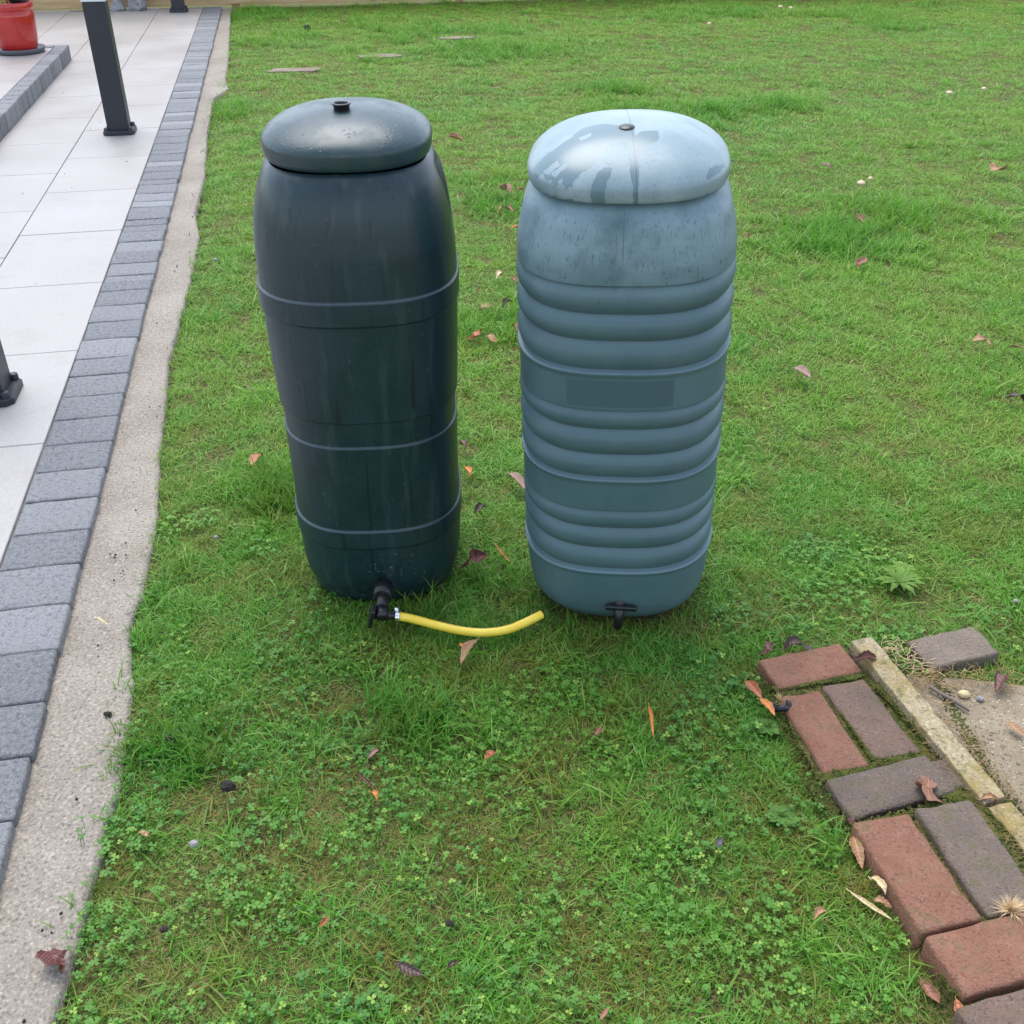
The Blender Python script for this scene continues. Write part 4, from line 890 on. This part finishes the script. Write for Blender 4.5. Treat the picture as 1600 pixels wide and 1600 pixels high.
BR_POLY=np.array([(.535,1.70),(.62,1.715),(.73,1.755),(.79,1.765),(.83,1.66),(1.02,1.645),(1.16,1.61),(1.4,1.5),(1.4,.3),(.60,.3),(.64,.86),(.615,1.0),(.612,1.06),(.588,1.25),(.572,1.36),(.548,1.49),(.545,1.60)])
LB_POLY=np.array([(.895,1.765),(1.035,1.81),(1.05,1.72),(.905,1.675)])
STONES=[(-1.6816,8.57,.150,.055),(-1.085,9.18,.125,.045),(-.49,10.11,.10,.035)]
def dist_allowed(P,margin=0.,lb=True):
    s_=P@np.array([DP.x,DP.y]); t_=P@np.array([NP.x,NP.y]); ok=t_>np.interp(s_,ES,ET)+.010+margin+.034*(n2(P,16,9)-.5)
    ok&=s_<12.46
    for (cx,cy,a,b_) in ((-.3187,2.128,.168,.182),(.2552,2.0445,.190,.190)):
        ok&=(np.abs((P[:,0]-cx)/a)**2.7+np.abs((P[:,1]-cy)/b_)**2.7)>1
    ok&=sdf(P,BR_POLY)<.002-margin
    if lb: ok&=sdf(P,LB_POLY)<.0
    for (x,y,a,b_) in STONES: ok&=(np.abs((P[:,0]-x)/a)**3+np.abs((P[:,1]-y)/b_)**3)>1
    return ok
def cand(y0,y1,dens):
    x0,x1=-3.6-.1*y1,2.2+.62*y1; n_=int((x1-x0)*(y1-y0)*dens); P=np.stack([rng.uniform(x0,x1,n_),rng.uniform(y0,y1,n_)],1); m=np.abs(P[:,0])<1.3+.62*P[:,1]; return P[m]
P=np.concatenate([cand(-.2,.7,450),cand(.7,2.6,2000),cand(2.6,4.5,1100),cand(4.5,7.5,620),cand(7.5,12.7,420)])
P=P[dist_allowed(P)]
bare=n2(P,2.6,3); fine=n2(P,9,4)
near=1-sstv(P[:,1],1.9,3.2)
strawm=sstv(n2(P,3.3,6),.52,.70)*(0.20+.8*near)
tallm=np.zeros(len(P))
for (x,y,z),r_ in zip(TALL,(.75,.42,.38,.36,.17,.13,.11,.40,.30)): tallm=np.maximum(tallm,np.exp(-(((P[:,0]-x)/r_)**2+((P[:,1]-y)/(r_*.8))**2)*1.6))
TH=cand(.6,3.0,900); TH=TH[dist_allowed(TH)]
tallm=np.maximum(tallm,.55*sstv(n2(P,1.1,77),.60,.70)*sstv(P[:,1],1.5,3))
for (cx,cy,a,b_) in ((-.3187,2.128,.19,.20),(.2552,2.0445,.205,.205)):
    rr=np.sqrt(((P[:,0]-cx)/a)**2+((P[:,1]-cy)/b_)**2); tallm=tallm*(1-np.exp(-((rr-1.05)/.15)**2))
s_=P@np.array([DP.x,DP.y]); t_=P@np.array([NP.x,NP.y]); edge=np.exp(-np.maximum(0,t_-np.interp(s_,ES,ET))/.06)
cloverm=sstv(n2(P,1.7,12)+.25*(n2(P,8,13)-.5),.40,.60)*(1-sstv(P[:,1],1.65,2.2))*sstv(-P[:,0],-.75,-.35)
u=rng.random(len(P)); keep=u>.25*cloverm
keep&=rng.random(len(P))>.12*near*sstv(bare,.5,.7)
P,bare,fine,near,strawm,tallm,edge,cloverm=[a[keep] for a in (P,bare,fine,near,strawm,tallm,edge,cloverm)]
n_=len(P); idx=rng.integers(0,7,n_); u=rng.random(n_)
idx=np.where(u<.30*sstv(fine,.45,.65),rng.integers(13,15,n_),idx)
idx=np.where(rng.random(n_)<.85*strawm,rng.integers(10,13,n_),idx)
idx=np.where(rng.random(n_)<np.clip(.95*tallm+.025+.10*edge,0,1),rng.integers(7,10,n_),idx)
idx=np.where(rng.random(n_)<.08*near+.008,rng.integers(15,17,n_),idx)
far=sstv(P[:,1],3,9)
sc=rng.uniform(.75,1.2,n_)*(1+.35*far); szz=sc*rng.uniform(.75,1.15,n_)*(1-.30*far)*(.85+.75*tallm)
tint=np.clip(.55*near+.7*tallm+.35*edge+.25*(n2(P,2,21)-.5),0,1)  # nearer blades darker: near-lawn shade and clover-rich sward put into the tint
k_=len(TH); P=np.concatenate([P,TH]); idx=np.concatenate([idx,rng.integers(10,15,k_)]); q_=rng.uniform(.7,1.1,k_); sc=np.concatenate([sc,q_]); szz=np.concatenate([szz,q_*.8]); tint=np.concatenate([tint,np.full(k_,.25)]); n_=len(P)
z_=np.array([zs(x,y) for x,y in P])
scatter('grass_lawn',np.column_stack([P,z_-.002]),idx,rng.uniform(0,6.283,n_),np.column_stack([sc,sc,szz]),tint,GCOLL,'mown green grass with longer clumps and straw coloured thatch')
# clover
Q=np.concatenate([cand(.3,2.3,1500),cand(2.3,8,60)]); Q=Q[dist_allowed(Q,.01)]
cm=sstv(n2(Q,1.7,12)+.25*(n2(Q,8,13)-.5),.40,.60)*(1-sstv(Q[:,1],1.45,1.95))*sstv(-Q[:,0],-.8,-.35)
patch=sstv(n2(Q,5,31),.60,.68)*.45
Q=Q[rng.random(len(Q))<np.maximum(cm*.44*sstv(n2(Q,9,44),.30,.62),patch)]
n_=len(Q); sc=rng.uniform(.55,1.25,n_); z_=np.array([zs(x,y) for x,y in Q])
scatter('clover_patch',np.column_stack([Q,z_]),rng.integers(0,6,n_),rng.uniform(0,6.283,n_),np.column_stack([sc,sc,sc*rng.uniform(.8,1.3,n_)]),rng.random(n_)*.6,CCOLL,'low clover leaves spreading through the near lawn')
# ---------------------------------------------------------------- weeds with their own leaves
MWD=grass_mat('weed_leaf',[(.018,.065,.014),(.026,.09,.018),(.040,.12,.024),(.06,.16,.03)],(.3,.3,.1),.55,.2,.15,False)
def rosette(x,y,r,n_,label,wid=.28):
    tooth=.22 if 'dandelion' in label and wid<.25 else 0.
    z0=0
    V=[];F=[];A=[]
    for k in range(n_):
        a=k*2.4+random.uniform(-.3,.3); L=r*random.uniform(.6,1); d=(math.cos(a),math.sin(a)); q=(-d[1],d[0]); o=len(V); rr=random.random()
        for i in range(7):
            t=i/6; w=(L*wid*math.sin(math.pi*min(.97,t**.8*.92+.03))*(1+tooth*math.cos(i*math.pi)) if tooth else L*wid*(.12+.88*sst(t,.25,.6))*math.sqrt(max(0.,1-max(0,(t-.65)/.36)**2))); zz=.012+.028*math.sin(t*2.4)*r/.08-.004*t
            for sgn in (-1,0,1): V.append((d[0]*L*t+q[0]*w*sgn,d[1]*L*t+q[1]*w*sgn,zz*.6-(.002 if sgn==0 else 0))); A.append((rr,.8-.2*abs(sgn),0))
        for i in range(6):
            for j in range(2): k_=o+i*3+j; F.append((k_,k_+1,k_+4,k_+3))
    me=tuft_obj('weed',[(V,F,A)],MWD); o=bpy.data.objects.new('weed',me); C.objects.link(o); o.location=(x,y,-.008); tag(o,label,'weed','low broad leaved weeds in the lawn')
rl=['toothed dandelion rosette on the lawn above the loose grey brick','rounded pale weed left of the bright red brick','silvery weed in the turf beside the dark cross laid brick','leafy weed in front of the dark butt left of its tap','dark green weed at the lawn edge by the concrete strip','pale rosette in the grass left of the raised red brick','weed in grass left of the lowest bricks','small weed beside the first bricks','brown tipped weed behind the dandelion rosette']
for i,((x,y,z),l) in enumerate(zip(ROSETTES,rl)):
    if i in (3,4,5,6,7): continue
    rosette(x,y,(.066,.028,.030,.036,.040,.036,.040,.030,.045)[i],(22,20,22,13,12,14,13,13,12)[i],l,(.13,.34,.32,.34,.34,.3,.3,.34,.2)[i])
# ---------------------------------------------------------------- dry grass tufts, straw and moss in the joints
def dry_tuft(x,y,z,n_,r,label,col):
    bl=[]
    for _ in range(n_):
        d=random.uniform(0,6.283); L=r*random.uniform(.5,1); el=random.uniform(.1,1.3)
        bl.append(blade(random.uniform(-.004,.004),random.uniform(-.004,.004),L,random.uniform(.0010,.0020),math.pi/2-el,d,random.random(),1.,random.uniform(-.3,.6),3))
    me=tuft_obj('dry_tuft',bl,col); o=bpy.data.objects.new('dry_grass_tuft',me); C.objects.link(o); o.location=(x,y,z); tag(o,label,'dry grass tuft')
MDRY=plain('bleached_straw',(.58,.42,.23),.6,.3)
dry_tuft(.806,1.053,.044,150,.036,'bleached spiky dry grass tuft sitting where two bricks meet',MDRY)
dry_tuft(.553,1.575,.008,36,.034,'bright green grass sprig above the black rubber scrap',MG)
MYF=plain('orange_moss',(.42,.25,.045),.8,.2)
MSTR=plain('straw_litter',(.34,.22,.10),.7,.3)
bl=[]
def litter(n_,fn,mat,name,label,L0,L1,w=.0014,par=None):
    V=[];F=[]
    parts=[]
    for _ in range(n_):
        x,y,z=fn(); a=random.uniform(0,6.283); L=random.uniform(L0,L1); c=random.uniform(-1.5,1.5); pts=[]
        for i in range(5):
            t=i/4; pts.append(Vector((x,y,z+.003*math.sin(t*3.14)*random.random()))); x+=math.cos(a)*L/4; y+=math.sin(a)*L/4; a+=c/4
        parts.append(tube(pts,[w*.4,w*.5,w*.5,w*.45,w*.2],3,False))
    v,f=merge(parts); o=mesh_obj(name,v,f,mat,par); tag(o,label,'straw' if par is None else None,kind='stuff'); return o
def along(a,b_,wid,z):
    def fn():
        t=random.random(); return (a[0]+(b_[0]-a[0])*t+random.gauss(0,wid),a[1]+(b_[1]-a[1])*t+random.gauss(0,wid),z+random.random()*.006)
    return fn
litter(150,along((.86,1.60),(1.0,1.03),.010,.012),MSTR,'straw_litter','dry straw strands along the back of the concrete kerb',.015,.05)
litter(170,lambda:(random.uniform(.84,1.06),random.uniform(1.60,1.67),.010+random.random()*.008),MSTR,'straw_litter','tangled dead grass between loose grey brick and pebbled concrete',.015,.04)
litter(70,along((.81,1.74),(.88,1.68),.018,.010),MDRY,'straw_litter','yellowed dry grass around the end of the kerb',.02,.05)
litter(80,along((.865,1.27),(.92,1.0),.007,.030),MSTR,'straw_litter','dead stems in the joint between lowest bricks and kerb',.01,.03,.001)
litter(60,along((.80,1.50),(.87,1.25),.008,.02),MSTR,'straw_litter','fine dead stems in the joint between bricks and kerb',.01,.03,.001)
# moss cushions: many tiny lumps along the joints
def moss_mat():
    m=M('joint_moss'); w=m.coord('World'); n=m.noise(w,60,4,.6); c=m.mix(m.mr(n,.35,.65),(.055,.075,.014),(.14,.15,.032)); c=m.mix(m.mr(m.noise(w,25,3,.6),.55,.68,0,.7),c,(.10,.07,.025)); m.set(c,.9,.2); m.bump(m.noise(w,500,3,.7),1,.004); return m.m
MMO=moss_mat()
prism(densify(JP[0],.02,.006,3),-.05,.004,MSOIL,'joint_soil',bp,.002)
prism(densify(JP[1],.02,.006,5),-.05,.026,MSOIL,'joint_soil',bp,.002)
def moss(lines,n_,label,name='moss',r0=.0011,r1=.0030):
    b=bmesh.new(); me0=bpy.data.meshes.new('t'); t=bmesh.new(); bmesh.ops.create_icosphere(t,subdivisions=1,radius=1); t.to_mesh(me0); t.free(); base=[v.co.copy() for v in me0.vertices]; fs=[tuple(p.vertices) for p in me0.polygons]
    V=[];F=[]
    for _ in range(n_):
        a,b2,wd,z=random.choice(lines); t_=random.random(); x=a[0]+(b2[0]-a[0])*t_+random.gauss(0,wd); y=a[1]+(b2[1]-a[1])*t_+random.gauss(0,wd); r=random.uniform(r0,r1); o=len(V)
        for v in base: V.append((x+v.x*r*random.uniform(.8,1.3),y+v.y*r*random.uniform(.8,1.3),z+v.z*r*.75))
        F+=[tuple(i+o for i in q) for q in fs]
    o=mesh_obj(name,V,F,MMO); tag(o,label,'moss',kind='stuff'); b.free()
moss([((.545,1.615),(.745,1.655),.004,.010),((.665,1.590),(.705,1.385),.003,.009),((.665,1.590),(.705,1.385),.003,.005),((.765,1.62),(.835,1.42),.005,.012),((.765,1.62),(.835,1.42),.005,.008),((.59,1.365),(.79,1.425),.006,.012),((.565,1.36),(.6,1.25),.010,.006),((.612,1.238),(.80,1.292),.006,.026),((.735,1.27),(.790,1.06),.002,.026),((.865,1.28),(.93,1.0),.007,.028),((.83,1.40),(.91,1.05),.007,.012),((.675,1.020),(.80,1.052),.003,.030),((.67,.920),(.86,.970),.004,.032),((.53,1.64),(.61,1.25),.010,.002),((.90,1.65),(.91,1.31),.008,.006),((.80,1.33),(.865,1.30),.010,.015)],11000,'green and brown moss filling the joints of the brick edging')
moss([((.90,1.335),(.935,1.24),.012,.010),((.93,1.26),(1.0,1.0),.008,.010)],700,'ochre moss along the pebbled concrete edge')
bb=litter(1,lambda:(0.,-3.,-.5),MSTR,'x','x',.01,.02); bpy.data.objects.remove(bb)
# small green sprigs growing from the brick joints and butt feet: use the lawn tufts
jp=[];
for (a,b_,n_) in (((.56,1.61),(.74,1.65),22),((.60,1.35),(.80,1.42),26),((.66,1.0),(.71,1.01),8),((.66,.905),(.86,.95),22),((.755,1.58),(.82,1.42),16),((.56,1.36),(.61,1.10),10),((.83,1.40),(.90,1.05),22),((.85,1.66),(1.1,1.66),26),((.61,1.24),(.64,.90),26)):
    for _ in range(n_): t=random.random(); jp.append((a[0]+(b_[0]-a[0])*t+random.gauss(0,.006),a[1]+(b_[1]-a[1])*t+random.gauss(0,.006),.0))
n_=len(jp); scatter('grass_sprigs',np.array(jp),rng.integers(10,15,n_),rng.uniform(0,6.28,n_),np.column_stack([np.full(n_,.35)]*2+[rng.uniform(.5,1.0,n_)]),rng.random(n_)*.3,GCOLL,'small grass sprigs growing in the brick joints')
# leaf crumbs on the concrete strip and grit on the patio
jn=[]
for _ in range(70):
    s0=random.uniform(1,9); jn.append(ST(s0,random.choice([random.gauss(-.54,.015),random.uniform(-1.6,-.86)]) if random.random()<.5 else random.gauss(-.54,.015),-.006))
V=[];F=[]
for p in jn:
    r=random.uniform(.0015,.004); o=len(V); 
    for k in range(5): a=k*1.2566; V.append((p.x+r*math.cos(a)*random.uniform(.6,1.4),p.y+r*math.sin(a)*random.uniform(.6,1.4),p.z+.004*random.random()+(.006 if in_st(p.x,p.y)[1]<-.83 else -.004)))
    V.append((p.x,p.y,p.z+.008+(.004 if in_st(p.x,p.y)[1]<-.83 else -.004)))
    F+=[(o+k,o+(k+1)%5,o+5) for k in range(5)]
tag(mesh_obj('grit',V,F,MCL.m),'dark crumbs of soil scattered on patio and concrete strip','grit',kind='stuff')
# yellow fallen petals by the fence
for (x,y,z),l in zip(FLOW[:2],('yellow blossom scrap at the foot of the timber fence','pale yellow scrap at the far edge of the lawn')):
    leaf((x-.05,y-.02),(x+.05,y),.03,'curl','straw',l)

# ---------------------------------------------------------------- exposed pebbles in the old concrete
MPX=M('mixed_grit'); w_=MPX.coord('World'); cc=MPX.vor(w_,70,out='Color'); MPX.set(MPX.ramp(MPX.sep(cc)[0],[(0,(.10,.07,.05)),(.3,(.22,.16,.10)),(.6,(.33,.27,.19)),(.85,(.40,.33,.23)),(1,(.50,.43,.33))]),.7)
V=[];F=[];CP=np.array(cp)
t=bmesh.new(); bmesh.ops.create_icosphere(t,subdivisions=1,radius=1); bs=[v.co.copy() for v in t.verts]; fs=[tuple(v.index for v in f.verts) for f in t.faces]; t.free()
PP=np.stack([rng.uniform(.83,1.3,5200),rng.uniform(.9,1.66,5200)],1); PP=PP[sdf(PP,CP)>.008]
for x,y in PP:
    r=random.choice([.0012,.0016,.002,.0026,.0035]); q=random.uniform(0,3.14); o=len(V); el=random.uniform(.6,1)
    for v in bs: V.append((x+r*(v.x*math.cos(q)-v.y*el*math.sin(q)),y+r*(v.x*math.sin(q)+v.y*el*math.cos(q)),.0058+v.z*r*.45))
    F+=[tuple(i+o for i in f) for f in fs]
tag(mesh_obj('exposed_grit',V,F,MPX.m),'small tan and brown stones set in the old concrete','gravel',kind='stuff')
